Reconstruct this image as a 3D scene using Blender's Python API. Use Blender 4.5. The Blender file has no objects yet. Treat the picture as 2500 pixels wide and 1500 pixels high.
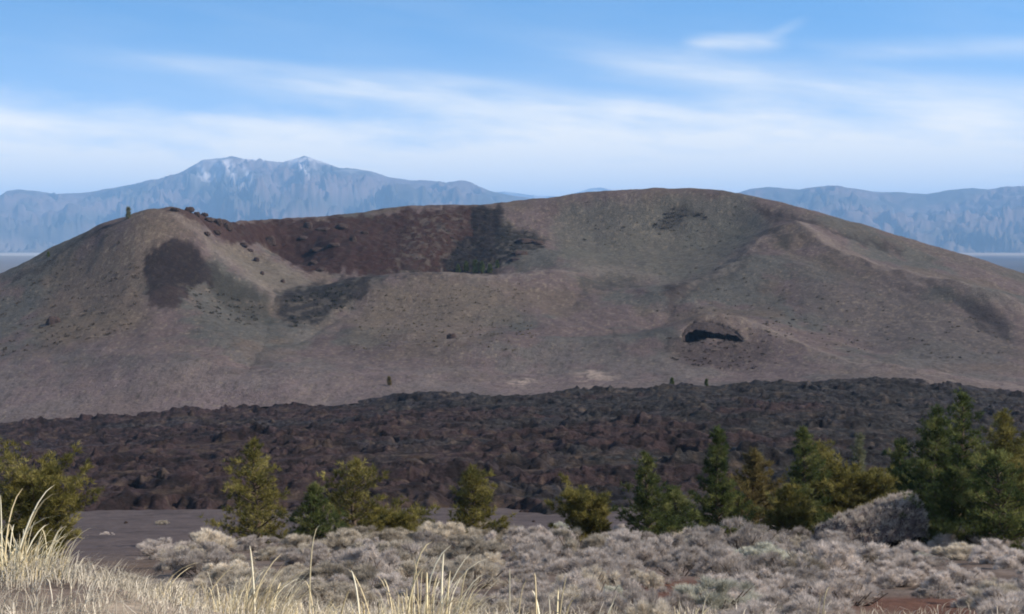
import bpy, math
import numpy as np
from mathutils import Vector

R = math.radians
rng = np.random.default_rng(11)
scene = bpy.context.scene
COL = scene.collection

# ------------------------------------------------------------------ survey
# Eye of the photographer is the origin, +Y looks at the cinder cone.
F = 3434.0                      # focal length in photo pixels (2500 wide)
PITCH = math.atan(165.0 / F)
CP, SP = math.cos(PITCH), math.sin(PITCH)


def sight(px, py):
    """ray slopes (dx/dy, dz/dy) of a sighting"""
    u = (np.asarray(px, float) - 1250) / F
    v = (750 - np.asarray(py, float)) / F
    y = CP + v * SP
    z = -SP + v * CP
    return u / y, z / y


def at(px, py, d):
    a, b = sight(px, py)
    return np.array([a * d, d, b * d])


def proj(P):
    x, y, z = P[..., 0], P[..., 1], P[..., 2]
    f = y * CP - z * SP
    up = y * SP + z * CP
    return 1250 + F * x / f, 750 - F * up / f


# ------------------------------------------------------------------ noise
_perm = np.random.default_rng(5).permutation(4096)
_ang = np.random.default_rng(6).random(4096) * 2 * np.pi
_gx, _gy = np.cos(_ang), np.sin(_ang)


def _h(i, j):
    return _perm[(_perm[i & 4095] + j) & 4095]


def perlin(x, y):
    i = np.floor(x).astype(np.int64); j = np.floor(y).astype(np.int64)
    fx, fy = x - i, y - j
    u = fx * fx * fx * (fx * (fx * 6 - 15) + 10)
    v = fy * fy * fy * (fy * (fy * 6 - 15) + 10)
    def g(di, dj):
        h = _h(i + di, j + dj)
        return _gx[h] * (fx - di) + _gy[h] * (fy - dj)
    a = g(0, 0) * (1 - u) + g(1, 0) * u
    b = g(0, 1) * (1 - u) + g(1, 1) * u
    return (a * (1 - v) + b * v) * 1.5


def fbm(x, y, o=4, lac=2.03, gain=.5, ox=0.):
    s = 0; a = 1.
    for k in range(o):
        s = s + a * perlin(x + 31.7 * k + ox, y - 17.3 * k + ox)
        x = x * lac; y = y * lac; a *= gain
    return s


def ridged(x, y, o=4, gain=.55, ox=0.):
    s = 0; a = 1.; t = 0
    for k in range(o):
        s = s + a * (1 - np.abs(perlin(x + 41.1 * k + ox, y + 13.9 * k)) * 1.6)
        t += a
        x = x * 2.07; y = y * 2.07; a *= gain
    return s / t


def cells(x, y):
    """voronoi F1 distance and cell value"""
    i = np.floor(x).astype(np.int64); j = np.floor(y).astype(np.int64)
    best = np.full(x.shape, 9.); val = np.zeros(x.shape)
    sec = np.full(x.shape, 9.)
    for di in (-1, 0, 1):
        for dj in (-1, 0, 1):
            h = _h(i + di, j + dj)
            cx = i + di + .5 + .45 * _gx[h]; cy = j + dj + .5 + .45 * _gy[h]
            d = np.hypot(x - cx, y - cy)
            nb = d < best
            sec = np.where(nb, best, np.minimum(sec, d))
            val = np.where(nb, (h % 997) / 997., val)
            best = np.where(nb, d, best)
    return best, sec, val


def smooth(a, b, x):
    t = np.clip((x - a) / (b - a), 0, 1)
    return t * t * (3 - 2 * t)


# ------------------------------------------------------------------ relief
ctrl = []
def C(*pts):
    for (px, py, d) in pts:
        ctrl.append(at(px, py, d))
def Z(px, d, z):
    ctrl.append(np.array([(px - 1250) / F * d, d, z]))

SKY = [(-420, 800, 450), (-200, 742, 450), (0, 668, 450), (60, 643, 450), (130, 605, 448), (200, 569, 446), (260, 541, 444), (313, 526, 441),
       (350, 514, 438), (400, 510, 437), (450, 515, 448), (500, 529, 468), (560, 541, 492), (640, 538, 520),
       (720, 533, 535), (800, 526, 545), (960, 509, 560), (1080, 502, 570), (1200, 498, 575), (1290, 490, 575),
       (1400, 474, 572), (1500, 466, 570), (1600, 462, 568), (1680, 460, 565), (1750, 463, 562),
       (1820, 475, 556), (1900, 493, 550), (2000, 518, 546), (2100, 546, 545), (2200, 576, 545),
       (2300, 606, 545), (2400, 637, 545), (2500, 668, 545), (2700, 745, 545), (2950, 800, 545)]
_den = []
for a, b in zip(SKY[:-1], SKY[1:]):
    m = max(1, round((b[0] - a[0]) / 36)) if 250 < a[0] < 2500 else 1
    _den += [tuple(a[k] + (b[k] - a[k]) * q / m for k in range(3)) for q in range(m)]
SKY = _den + [SKY[-1]]
C(*SKY)
for (px, py, d) in SKY:
    p = at(px, py, d)
    ctrl.append(np.array([p[0] * 1.01, d + 16, p[2] - 2.2]))
    ctrl.append(np.array([p[0] * 1.02, d + 45, p[2] - 11]))
    ctrl.append(np.array([p[0] * 1.05, d + 120, p[2] * .4 - 34]))
# left shoulder
C((0, 750, 415), (0, 850, 365), (0, 930, 335), (200, 650, 425), (200, 750, 395), (200, 850, 355), (200, 930, 325),
  (400, 600, 420), (400, 700, 395), (400, 800, 365), (400, 900, 325), (-250, 850, 390), (-250, 950, 335))
# crest falling to the notch
C((440, 560, 432), (520, 630, 426), (600, 685, 420), (670, 724, 416))
C((520, 740, 396), (520, 830, 355), (520, 920, 320), (670, 795, 385), (670, 865, 345), (670, 940, 312))
# inside of the crater
C((500, 572, 457), (560, 602, 466), (640, 648, 462), (720, 694, 446), (640, 590, 503), (720, 640, 486), (800, 662, 476),
  (800, 595, 507), (960, 640, 494), (960, 575, 527), (1080, 640, 500), (1080, 570, 530), (1180, 600, 525), (1180, 650, 503))
C((1250, 560, 542), (1300, 600, 522), (1260, 640, 500), (1340, 630, 500), (1400, 600, 532), (1450, 640, 502))
# near lip
C((760, 702, 428), (850, 682, 438), (930, 670, 446), (1000, 664, 450), (1080, 666, 453), (1180, 670, 455),
  (1260, 666, 460), (1340, 657, 466), (1400, 656, 472))
Z(850, 458, -17.5); Z(1000, 470, -16.5); Z(1150, 474, -17); Z(1260, 478, -14.5)
# right hand bowl
C((1500, 560, 546), (1500, 640, 505), (1500, 688, 468), (1400, 530, 556), (1650, 560, 546), (1650, 640, 502), (1650, 688, 465), (1800, 520, 550),
  (1800, 600, 514), (1780, 645, 484))
C((1895, 562, 518), (1850, 602, 497), (1785, 655, 470), (1705, 690, 452), (1640, 714, 440))
# right ridge and flanks
C((1950, 556, 512), (2000, 603, 492), (2100, 648, 470), (2250, 690, 450), (2400, 722, 430), (2500, 765, 415), (2650, 830, 400),
  (2100, 600, 506), (2200, 642, 498), (2350, 674, 490), (2500, 722, 480))
C((1800, 750, 425), (1900, 690, 448), (2000, 720, 430), (2000, 800, 396), (2150, 770, 412), (2150, 850, 370), (2300, 805, 392),
  (2300, 880, 350), (2450, 850, 372), (2500, 900, 345), (2750, 920, 345))
# spatter mound
C((1740, 785, 372), (1690, 800, 368), (1620, 858, 350), (1860, 818, 366), (1950, 858, 352), (2020, 884, 340), (1740, 768, 410), (1800, 905, 330),
  (1600, 790, 405))
# mid front
C((850, 760, 414), (850, 850, 362), (850, 920, 322), (1000, 740, 420), (1000, 820, 376), (1000, 900, 332), (1180, 760, 412),
  (1180, 845, 366), (1180, 920, 325), (1350, 720, 440), (1350, 800, 396), (1350, 900, 340), (1550, 735, 434), (1550, 820, 386), (1550, 910, 330),
  (1740, 930, 315))
# foot of the cone and the lava bench in front of it
EDGE = [(-300, 1060), (0, 1032), (300, 1010), (550, 998), (800, 984), (1000, 967), (1300, 963), (1500, 953), (1750, 946), (2000, 931), (2150, 927),
        (2400, 951), (2500, 966), (2800, 990)]
C(*[(x, y, 300) for x, y in EDGE])
C((-200, 1150, 185), (0, 1150, 180), (0, 1218, 130), (500, 1080, 205), (500, 1170, 145), (1000, 1050, 210), (1000, 1150, 150), (1500, 1040, 208), (1500, 1140, 148),
  (2000, 1025, 205), (2000, 1125, 147), (2500, 1060, 205), (2500, 1150, 147), (2800, 1100, 190))
for px in range(-600, 3300, 350):
    if px <= 150: C((px, 1264, 103), (px, 1285, 80), (px, 1308, 60), (px, 1336, 45), (px, 1376, 30), (px, 1414, 20), (px, 1438, 16), (px, 1460, 12), (px, 1458, 9.5), (px, 1444, 7.5), (px, 1426, 5.6))
    else: C((px, 1264, 103), (px, 1285, 80), (px, 1308, 60), (px, 1336, 45), (px, 1376, 30), (px, 1418, 20), (px, 1446, 16), (px, 1480, 12), (px, 1502, 9.5), (px, 1522, 7.5))
C((260, 1446, 5.6), (400, 1484, 5.7))
for x in (-12, -8, -5, -2.5, 0, 2.5, 5, 8, 12):
    if x > -1.2: ctrl.append(np.array([x, 5.6, -1.63]));
    ctrl.append(np.array([x, 2.5, -1.66])); ctrl.append(np.array([x, -4, -1.7]))
ctrl = np.array(ctrl)


class MQ:
    """multiquadric surface through surveyed points; works in log-depth so near and far ground are equally well shaped"""
    def __init__(s, P, c=.026, lam=2e-4):
        s.q = s.warp(P[:, 0], P[:, 1]); s.c = c
        A = s.k(s.q, s.q) - np.eye(len(P)) * lam
        n = len(P)
        M = np.zeros((n + 3, n + 3)); M[:n, :n] = A
        B = np.c_[np.ones(n), s.q]; M[:n, n:] = B; M[n:, :n] = B.T
        s.w = np.linalg.solve(M, np.r_[P[:, 2] / s.scale(P[:, 1]), 0, 0, 0])
    @staticmethod
    def scale(y):
        return np.maximum(y + 10, 4.)
    @staticmethod
    def warp(x, y):
        yy = np.maximum(y + 10, 4.)
        return np.c_[x / yy * 1.15, np.log(yy)]
    def k(s, a, b):
        d2 = ((a[:, None, :] - b[None]) ** 2).sum(-1)
        return np.sqrt(d2 + s.c ** 2)
    def __call__(s, x, y):
        sh = np.shape(x); x = np.ravel(np.asarray(x, float)); y = np.ravel(np.asarray(y, float))
        out = np.empty(len(x)); n = len(s.q)
        for i in range(0, len(x), 20000):
            q = s.warp(x[i:i + 20000], y[i:i + 20000])
            out[i:i + 20000] = s.k(q, s.q) @ s.w[:n] + s.w[n] + q @ s.w[n + 1:]
        return (out * s.scale(y)).reshape(sh)


relief = MQ(ctrl)
# levelling: bring the crests to the surveyed skyline and the near lip to its surveyed line
_lip0 = next(i for i, p in enumerate(ctrl) if np.allclose(p, at(760, 702, 428)))
LIP = [(760, 702), (850, 682), (930, 670), (1000, 664), (1080, 666), (1180, 670), (1260, 666), (1340, 657), (1400, 656)]
for _ in range(4):
    for i, (px, py, dd) in enumerate(SKY):
        a, _b = sight(px, py); q = np.arange(dd - 40, dd + 40, 1.)
        g = relief(a * q, q); j = np.argmax(g / q)
        e = (np.interp(0, [0, 1], [sight(px, py)[1], 0]) - g[j] / q[j]) * q[j] * .9
        ctrl[i, 2] += e
        for m in range(3): ctrl[len(SKY) + 3 * i + m, 2] += e
    for i, (px, py) in enumerate(LIP):
        a, b_ = sight(px, py); dd = ctrl[_lip0 + i, 1]; q = np.arange(dd - 18, dd + 14, 1.)
        g = relief(a * q, q); j = np.argmax(g / q)
        ctrl[_lip0 + i, 2] += (b_ - g[j] / q[j]) * q[j] * .8
    relief = MQ(ctrl)


def gz(x, y):
    """ground height without small roughness"""
    return float(relief(np.array([x]), np.array([y]))[0])


def seen(px, py, lo=300., hi=620.):
    """where a sight line first meets the hill"""
    a, b = sight(px, py)
    d = np.linspace(lo, hi, 900)
    g = relief(a * d, d)
    below = np.where(b * d < g)[0]
    k = below[0] if len(below) else np.argmin(np.abs(b * d - g))
    return np.array([a * d[k], d[k], g[k]])


# ------------------------------------------------------------------ mesh helpers
def tag(o, label=None, cat=None, group=None, kind=None):
    if label: o['label'] = label
    if cat: o['category'] = cat
    if group: o['group'] = group
    if kind: o['kind'] = kind
    return o


def link(o, parent=None):
    COL.objects.link(o)
    if parent: o.parent = parent
    return o


def mesh_from(name, V, faces, mat, col=None, shade=False):
    me = bpy.data.meshes.new(name)
    V = np.asarray(V, np.float32); faces = np.asarray(faces, np.int32)
    n, k = faces.shape
    me.vertices.add(len(V)); me.vertices.foreach_set('co', V.ravel())
    me.loops.add(n * k); me.loops.foreach_set('vertex_index', faces.ravel())
    me.polygons.add(n)
    me.polygons.foreach_set('loop_start', np.arange(n, dtype=np.int32) * k)
    me.polygons.foreach_set('loop_total', np.full(n, k, np.int32))
    if shade: me.polygons.foreach_set('use_smooth', np.ones(n, bool))
    me.update(calc_edges=True)
    if col is not None:
        a = me.attributes.new('tone', 'FLOAT_COLOR', 'POINT')
        c = np.ones((len(V), 4), np.float32); c[:, :3] = col
        a.data.foreach_set('color', c.ravel())
    me.materials.append(mat)
    return me


def obj(name, me, parent=None):
    return link(bpy.data.objects.new(name, me), parent)


def empty(name, loc, label, cat, group=None):
    o = bpy.data.objects.new(name, None); o.empty_display_size = .2
    o.location = loc
    tag(o, label, cat, group)
    return link(o)


def grid_faces(r, c):
    i = np.arange(r * c).reshape(r, c)
    return np.stack([i[:-1, :-1], i[:-1, 1:], i[1:, 1:], i[1:, :-1]], -1).reshape(-1, 4)


# ------------------------------------------------------------------ materials
def srgb(r, g, b):
    f = lambda v: (v / 255 / 12.92) if v / 255 <= .04045 else ((v / 255 + .055) / 1.055) ** 2.4
    return np.array([f(r), f(g), f(b)])


class NT:
    def __init__(s, name):
        s.m = bpy.data.materials.new(name); s.m.use_nodes = True
        s.t = s.m.node_tree; s.b = s.t.nodes['Principled BSDF']
        s.b.inputs['Roughness'].default_value = .95
        s.b.inputs['Specular IOR Level'].default_value = .12
    def n(s, t, **kw):
        x = s.t.nodes.new(t)
        for k, v in kw.items():
            if k[0] == '_': x.inputs[k[1:].replace('_', ' ')].default_value = v
            else: setattr(x, k, v)
        return x
    def l(s, a, b): s.t.links.new(a, b)
    def noise(s, scale, detail=6, rough=.6, vec=None):
        x = s.n('ShaderNodeTexNoise', _Scale=scale, _Detail=detail, _Roughness=rough)
        if vec is None:
            vec = s.n('ShaderNodeTexCoord').outputs['Object']
        s.l(vec, x.inputs['Vector'])
        return x.outputs['Fac']
    def rampf(s, fac, a, b, va, vb):
        x = s.n('ShaderNodeMapRange'); x.clamp = True
        for i, v in enumerate((a, b, va, vb)): x.inputs[1 + i].default_value = v
        s.l(fac, x.inputs[0]); return x.outputs[0]
    def mul(s, col, fac):
        x = s.n('ShaderNodeVectorMath', operation='SCALE')
        s.l(col, x.inputs[0])
        if isinstance(fac, float): x.inputs['Scale'].default_value = fac
        else: s.l(fac, x.inputs['Scale'])
        return x.outputs[0]
    def mix(s, fac, a, b):
        x = s.n('ShaderNodeMix', data_type='RGBA')
        s.l(fac, x.inputs[0])
        for sock, v in ((x.inputs[6], a), (x.inputs[7], b)):
            if hasattr(v, 'links'): s.l(v, sock)
            else: sock.default_value = (*v, 1)
        return x.outputs[2]
    def bump(s, h, strength, dist):
        x = s.n('ShaderNodeBump', _Strength=strength, _Distance=dist)
        s.l(h, x.inputs['Height']); s.l(x.outputs[0], s.b.inputs['Normal'])
    def tone(s):
        return s.n('ShaderNodeAttribute', attribute_name='tone').outputs['Color']
    def color(s, c):
        if hasattr(c, 'links'): s.l(c, s.b.inputs['Base Color'])
        else: s.b.inputs['Base Color'].default_value = (*c, 1)


def earth_mat(name, scales, amp, bumps):
    t = NT(name)
    c = t.tone()
    f = None
    for sc, a in zip(scales, amp):
        c = t.mul(c, t.rampf(t.noise(sc, 5, .65), .25, .75, 1 - a, 1 + a))
    hgt = t.noise(bumps[0], 8, .7)
    t.bump(hgt, bumps[1], bumps[2])
    t.color(c)
    return t.m


M_cone = earth_mat('cinder', (.12, .45, 1.3, 3.4), (.12, .17, .27, .3), (1.1, .8, .6))
M_lava = earth_mat('basalt', (.08, .35, .9, 2.5), (.22, .3, .38, .4), (1.7, 1., .6))
M_soil = earth_mat('cinder soil', (.35, 2., 7., 22.), (.16, .24, .3, .25), (9., .5, .05))
M_far = earth_mat('far range', (.0012, .005), (.16, .14), (.004, .3, 60.))
M_plain = earth_mat('plain', (.0006, .006), (.2, .12), (.01, .2, 4.))


def leaf_mat(name, vary=.22, trans=.35):
    t = NT(name)
    r = t.n('ShaderNodeObjectInfo').outputs['Random']
    c = t.mul(t.tone(), t.rampf(r, 0, 1, 1 - vary, 1 + vary))
    t.t.nodes.remove(t.b)
    di, tr, mx = t.n('ShaderNodeBsdfDiffuse'), t.n('ShaderNodeBsdfTranslucent'), t.n('ShaderNodeMixShader', _Fac=trans)
    t.l(c, di.inputs['Color']); t.l(c, tr.inputs['Color']); t.l(di.outputs[0], mx.inputs[1]); t.l(tr.outputs[0], mx.inputs[2])
    t.l(mx.outputs[0], t.t.nodes['Material Output'].inputs['Surface'])
    return t.m


M_needle = leaf_mat('pine needles', .0)
M_twig = leaf_mat('brush twigs', .3)
M_grass = leaf_mat('dry grass', .06, .15)
M_bark = NT('bark'); M_bark.color(M_bark.mix(M_bark.noise(9, 6), (.045, .032, .024), (.13, .10, .08))); M_bark = M_bark.m
t = NT('lava rock')
_n = t.noise(2.6, 8, .7)
t.color(t.mix(t.rampf(_n, .35, .7, 0, 1), (.022, .015, .014), (.068, .049, .044))); t.bump(_n, .9, .3)
M_rock = t.m
t = NT('grey rock')
_n = t.noise(3.2, 9, .72)
t.color(t.mix(t.rampf(_n, .32, .68, 0, 1), (.085, .070, .066), (.26, .225, .21))); t.bump(_n, 1., .12)
M_grey = t.m

# ------------------------------------------------------------------ camera
cam = bpy.data.cameras.new('camera'); co = bpy.data.objects.new('camera', cam); COL.objects.link(co)
cam.sensor_width = 36; cam.lens = 36 * F / 2500
cam.clip_start = .1; cam.clip_end = 90000
co.rotation_euler = (math.pi / 2 - PITCH, 0, 0)
scene.camera = co


def poly_mask(px, py, poly, soft=8.):
    """1 inside a surveyed outline, falling to 0 over `soft`"""
    P = np.array(poly, float); n = len(P)
    lo, hi = P.min(0) - 3 * soft, P.max(0) + 3 * soft
    out = np.zeros(px.shape)
    idx = np.where((px > lo[0]) & (px < hi[0]) & (py > lo[1]) & (py < hi[1]))
    x, y = px[idx], py[idx]
    ins = np.zeros(x.shape, bool); dist = np.full(x.shape, 1e9)
    for i in range(n):
        a, b = P[i], P[(i + 1) % n]
        c = (a[1] > y) != (b[1] > y)
        xx = (b[0] - a[0]) * (y - a[1]) / (b[1] - a[1] + 1e-9) + a[0]
        ins ^= c & (x < xx)
        e = b - a; L = (e ** 2).sum() + 1e-9
        tt = np.clip(((x - a[0]) * e[0] + (y - a[1]) * e[1]) / L, 0, 1)
        dist = np.minimum(dist, np.hypot(x - a[0] - tt * e[0], y - a[1] - tt * e[1]))
    sd = np.where(ins, dist, -dist)
    out[idx] = smooth(-soft, soft, sd)
    return out


def line_mask(px, py, pts, w):
    dist = np.full(px.shape, 1e9)
    for a, b in zip(pts[:-1], pts[1:]):
        a = np.array(a, float); b = np.array(b, float); e = b - a
        tt = np.clip(((px - a[0]) * e[0] + (py - a[1]) * e[1]) / (e ** 2).sum(), 0, 1)
        dist = np.minimum(dist, np.hypot(px - a[0] - tt * e[0], py - a[1] - tt * e[1]))
    return np.exp(-(dist / w) ** 2)


def lay(col, m, c, k=1.):
    m = (np.clip(m, 0, 1) * k)[..., None]
    return col * (1 - m) + np.asarray(c) * m


ALB = np.array([.555, .535, .528])
def A(r, g, b):
    """surface albedo from a sunlit colour reading"""
    return srgb(r, g, b) * ALB


# ------------------------------------------------------------------ cinder cone
u = np.arange(-.62, .6201, .00125)
d = np.concatenate([np.arange(297, 420, 1.0), np.arange(420, 600, .8), np.arange(600, 780, 4.)])
D, U = np.meshgrid(d, u, indexing='ij')
X = U * D
base = relief(X, D)
Pb = np.stack([X, D, base], -1)
PX, PY = proj(Pb)
Zc = base + .55 * fbm(X / 28, D / 28, 3) + .22 * fbm(X / 6, D / 6, 3) + .07 * fbm(X / 1.7, D / 1.7, 2)
rill0 = fbm(X / 5., D / 36, 3, ox=88.)
def spine(pts, h, wid, lo=300., asym=1.):
    P = [seen(a, b_, lo)[:2] for a, b_ in pts]
    best = np.full(X.shape, 1e9)
    for a, b_ in zip(P[:-1], P[1:]):
        e = b_ - a
        t_ = np.clip(((X - a[0]) * e[0] + (D - a[1]) * e[1]) / (e ** 2).sum(), 0, 1)
        best = np.minimum(best, np.hypot(X - a[0] - t_ * e[0], D - a[1] - t_ * e[1]))
    return h * np.exp(-(best / wid)) * (1 + .35 * fbm(X / 11, D / 11, 2, ox=19.))
Zc += spine([(1945, 562), (2000, 606), (2100, 650), (2250, 692), (2400, 724), (2480, 755)], 2.6, 9)
Zc += spine([(1890, 568), (1850, 604), (1785, 657), (1705, 692), (1645, 714)], 1.9, 8)
Zc += spine([(445, 562), (520, 630), (600, 686), (665, 722)], 1.6, 7)
Zc += spine([(1740, 786), (1800, 796), (1870, 820), (1950, 860), (2020, 884), (2150, 905), (2300, 924)], 1.7, 6)
Zc += spine([(1100, 842), (1180, 838), (1240, 850)], 1.0, 6) + spine([(1330, 812), (1420, 806), (1490, 830), (1510, 870)], .9, 6)
Zc -= spine([(672, 735), (655, 780), (640, 840), (600, 900)], 1.6, 8) + spine([(905, 690), (860, 740), (800, 785), (720, 830)], 1.3, 6)
Zc -= spine([(1690, 705), (1640, 750), (1610, 790)], 1.5, 7) + spine([(1560, 700), (1480, 690), (1420, 700), (1400, 740)], 1.2, 6)
Zc += spine([(1700, 796), (1740, 787), (1800, 797)], 1.1, 9)
Zc -= spine([(2330, 735), (2420, 780), (2470, 830)], 1.8, 9) + spine([(1890, 520), (2000, 550), (2120, 592), (2230, 628)], 1.3, 6, 480)
Zc -= .07 * smooth(.0, .6, rill0) * smooth(300, 340, D)
Zc += 1.2 * (ridged(X / 34 + .3 * D / 40, D / 95, 3, .5, ox=21.) - .55) * smooth(300, 330, D) * (1 - .75 * smooth(60, 10, np.abs(D - 555)))
# low mounds on the lower slope
for (px, py, r, h) in ((1180, 862, 15, 2.2), (1420, 850, 17, 1.6), (1290, 850, 11, 1.2), (420, 905, 22, .8), (620, 915, 18, .8), (250, 860, 20, .9)):
    p = seen(px, py)
    Zc += h * np.exp(-(((X - p[0]) / r) ** 2 + ((D - p[1]) / (r * .8)) ** 2))
# hollow in the spatter mound: a low cave mouth under a ledge
Z0 = Zc.copy()
HX = np.array([1660, 1670, 1682, 1700, 1722, 1748, 1775, 1797, 1822.])
HL = np.array([837, 825, 817, 813, 815, 817, 820, 825, 837.])
HF = np.array([838, 840, 840, 836, 830, 829, 832, 837, 838.])
lipP = np.array([seen(a, b_) for a, b_ in zip(HX, HL)]); floorP = np.array([seen(a, b_) for a, b_ in zip(HX, HF)])
lip_d = np.interp(X, lipP[:, 0], lipP[:, 1]); floor_d = np.interp(X, floorP[:, 0], floorP[:, 1]); floor_z = np.interp(X, floorP[:, 0], floorP[:, 2])
lip_s = np.clip((X - lipP[0, 0]) / (lipP[-1, 0] - lipP[0, 0]), 0, 1)
hm = ((D > floor_d - .5) & (D < lip_d - .6 + 6 * np.sin(np.pi * lip_s) ** .8) & (X > lipP[0, 0] + .8) & (X < lipP[-1, 0] - .8)).astype(float)
Zc = np.where(hm > 0, np.minimum(Zc, floor_z - .5 * (D > floor_d + 1) + .35 * fbm(X / 1.2, D / 1.2, 3)), Zc)
# crater wall ledges, rough spatter on the left crest
wall = poly_mask(PX, PY, [(560, 545), (640, 540), (1150, 503), (1330, 560), (1330, 600), (1190, 662), (930, 668), (800, 665), (640, 640)], 12) * (D > 452)
Zc += wall * (1.1 * (ridged(X / 13, D / 8, 4) - .6) + .7 * fbm(X / 4, D / 3, 3))
crest = poly_mask(PX, PY, [(400, 508), (470, 515), (560, 540), (640, 600), (650, 650), (600, 630), (520, 570), (440, 530)], 10)
Zc += crest * (1.0 * (ridged(X / 7, D / 7, 4) - .55))
Zc -= 4 * smooth(640, 760, D)
# ---- colour of the ground, with sunlit crests and shaded folds painted in
n1 = fbm(X / 45, D / 60, 4, ox=9.); n2 = fbm(X / 9, D / 12, 4, ox=3.); n3 = fbm(X / 2.6, D / 3.5, 3, ox=77.)
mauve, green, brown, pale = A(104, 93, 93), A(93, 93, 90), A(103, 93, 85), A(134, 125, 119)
col = np.zeros(X.shape + (3,)) + mauve
col = lay(col, smooth(-.1, .35, n1 + .4 * n2), green)
col = lay(col, smooth(.0, .5, fbm(X / 38, D / 50, 3, ox=50.) + .3 * n2), brown, .8)
rill = fbm(X / 3.5, D / 30, 4, ox=88.)
wx = PX + 12 * n2 + 7 * n3; wy = PY + 7 * n2 + 5 * n3 + 12 * rill
def region(poly, c, k=1., soft=9., dmin=0, dmax=9999):
    global col
    col = lay(col, poly_mask(wx, wy, poly, soft) * (D > dmin) * (D < dmax), c, k)
region([(150, 640), (330, 560), (400, 560), (360, 640), (360, 800), (180, 850), (80, 820)], A(112, 101, 89), .7, 30)
region([(1380, 500), (1800, 470), (1880, 540), (1790, 650), (1650, 690), (1480, 690), (1380, 640), (1340, 560)], A(98, 98, 92), .85, 25, dmin=440)
region([(1930, 640), (2300, 720), (2480, 800), (2480, 880), (2150, 860), (1950, 760)], A(92, 88, 86), .7, 30)
region([(900, 700), (1200, 680), (1260, 780), (1100, 840), (850, 830)], A(112, 103, 93), .7, 30)
region([(410, 583), (445, 592), (505, 640), (560, 680), (645, 728), (600, 735), (520, 700), (465, 700), (440, 752), (368, 752), (360, 700), (350, 640), (372, 608)], A(42, 35, 36), .97, 7, dmax=440)
region([(372, 700), (450, 700), (440, 755), (365, 755)], A(62, 52, 52), .85, 8, dmax=440)
region([(500, 640), (650, 722), (668, 770), (610, 775), (530, 725)], A(68, 69, 65), .8, 10, dmax=430)
region([(683, 724), (760, 703), (920, 670), (905, 700), (860, 738), (790, 772), (690, 782)], A(40, 39, 40), .92, 8, dmax=452)  # near rim face: dark cinder plus its turned-away shading put into the colour
region([(440, 545), (470, 525), (560, 545), (640, 541), (1150, 503), (1190, 520), (1130, 600), (1080, 664), (930, 670), (820, 668), (740, 660), (650, 600), (560, 590)], A(55, 36, 33), .95, 8, dmin=446)
region([(1120, 510), (1150, 503), (1190, 510), (1200, 660), (1000, 664), (1020, 560)], A(70, 50, 44), .5, 15, dmin=446)
region([(1160, 503), (1220, 503), (1232, 556), (1335, 590), (1265, 622), (1185, 668), (1075, 664), (1105, 600), (1148, 560)], A(20, 16, 19), .95, 8, dmin=446)
region([(1230, 545), (1340, 585), (1300, 605), (1240, 640), (1210, 600)], A(46, 46, 44), .8, 10, dmin=446)
region([(560, 590), (640, 625), (760, 680), (700, 712), (665, 716), (600, 670), (500, 590)], A(116, 109, 100), .8, 10, dmin=420, dmax=480)  # inner notch slope facing the sun, its light painted as a paler tone
region([(400, 508), (470, 515), (560, 540), (600, 590), (560, 590), (470, 545), (420, 530)], A(70, 54, 52), .85, 8)
for pl, c in (([(1660, 505), (1710, 510), (1720, 535), (1690, 530), (1640, 560), (1600, 555), (1620, 530)], A(64, 62, 60)),
              ([(1850, 505), (1880, 510), (1915, 550), (1895, 555)], A(66, 55, 54)), ([(2330, 715), (2400, 730), (2480, 800), (2460, 830), (2390, 790)], A(58, 54, 55)),
              ([(1620, 700), (1700, 690), (1660, 740), (1640, 760)], A(70, 60, 60)), ([(1420, 680), (1560, 680), (1560, 700), (1440, 705), (1420, 720)], A(70, 69, 66)),
              ([(1890, 580), (1930, 580), (1930, 620), (1900, 615)], A(66, 66, 63)), ([(1690, 462), (1790, 468), (1800, 480), (1720, 478)], A(84, 72, 70)),
              ([(1640, 840), (1850, 840), (1900, 880), (1800, 900), (1660, 890)], A(70, 62, 62)),
              ([(1860, 500), (2000, 525), (2200, 582), (2500, 672), (2500, 690), (2200, 600), (2020, 545)], A(92, 88, 82))):
    region(pl, c, .75, 12)  # scrub and cinder tones; hollows and folds carry shade painted into the colour
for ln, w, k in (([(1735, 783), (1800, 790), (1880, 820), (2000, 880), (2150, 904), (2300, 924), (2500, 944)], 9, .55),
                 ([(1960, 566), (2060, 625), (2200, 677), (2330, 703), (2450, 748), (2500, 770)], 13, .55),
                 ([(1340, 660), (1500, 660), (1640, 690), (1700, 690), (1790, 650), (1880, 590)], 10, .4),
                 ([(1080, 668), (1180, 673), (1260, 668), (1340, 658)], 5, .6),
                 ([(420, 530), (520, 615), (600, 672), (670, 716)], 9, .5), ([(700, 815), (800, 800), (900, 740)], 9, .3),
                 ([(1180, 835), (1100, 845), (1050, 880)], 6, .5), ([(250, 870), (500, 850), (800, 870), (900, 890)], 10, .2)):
    col = lay(col, line_mask(wx, wy, ln, w), pale, k)  # pale crest and foot lines: sunlight on the ridges painted into the colour
for ln, w in (([(1880, 520), (2050, 565), (2200, 610)], 7), ([(30, 690), (120, 640), (260, 556)], 8), ([(480, 915), (620, 918), (720, 912)], 6), ([(1500, 810), (1510, 870)], 8)):
    col = lay(col, line_mask(wx, wy, ln, w), A(56, 52, 52), .75)
for (px, py, r) in ((1275, 930, 32), (1455, 928, 42)):
    col = lay(col, np.exp(-((wx - px) / r) ** 2 - ((wy - py) / (r * .4)) ** 2) * smooth(-.2, .4, n3 + n2), A(225, 207, 188), .95)
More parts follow.
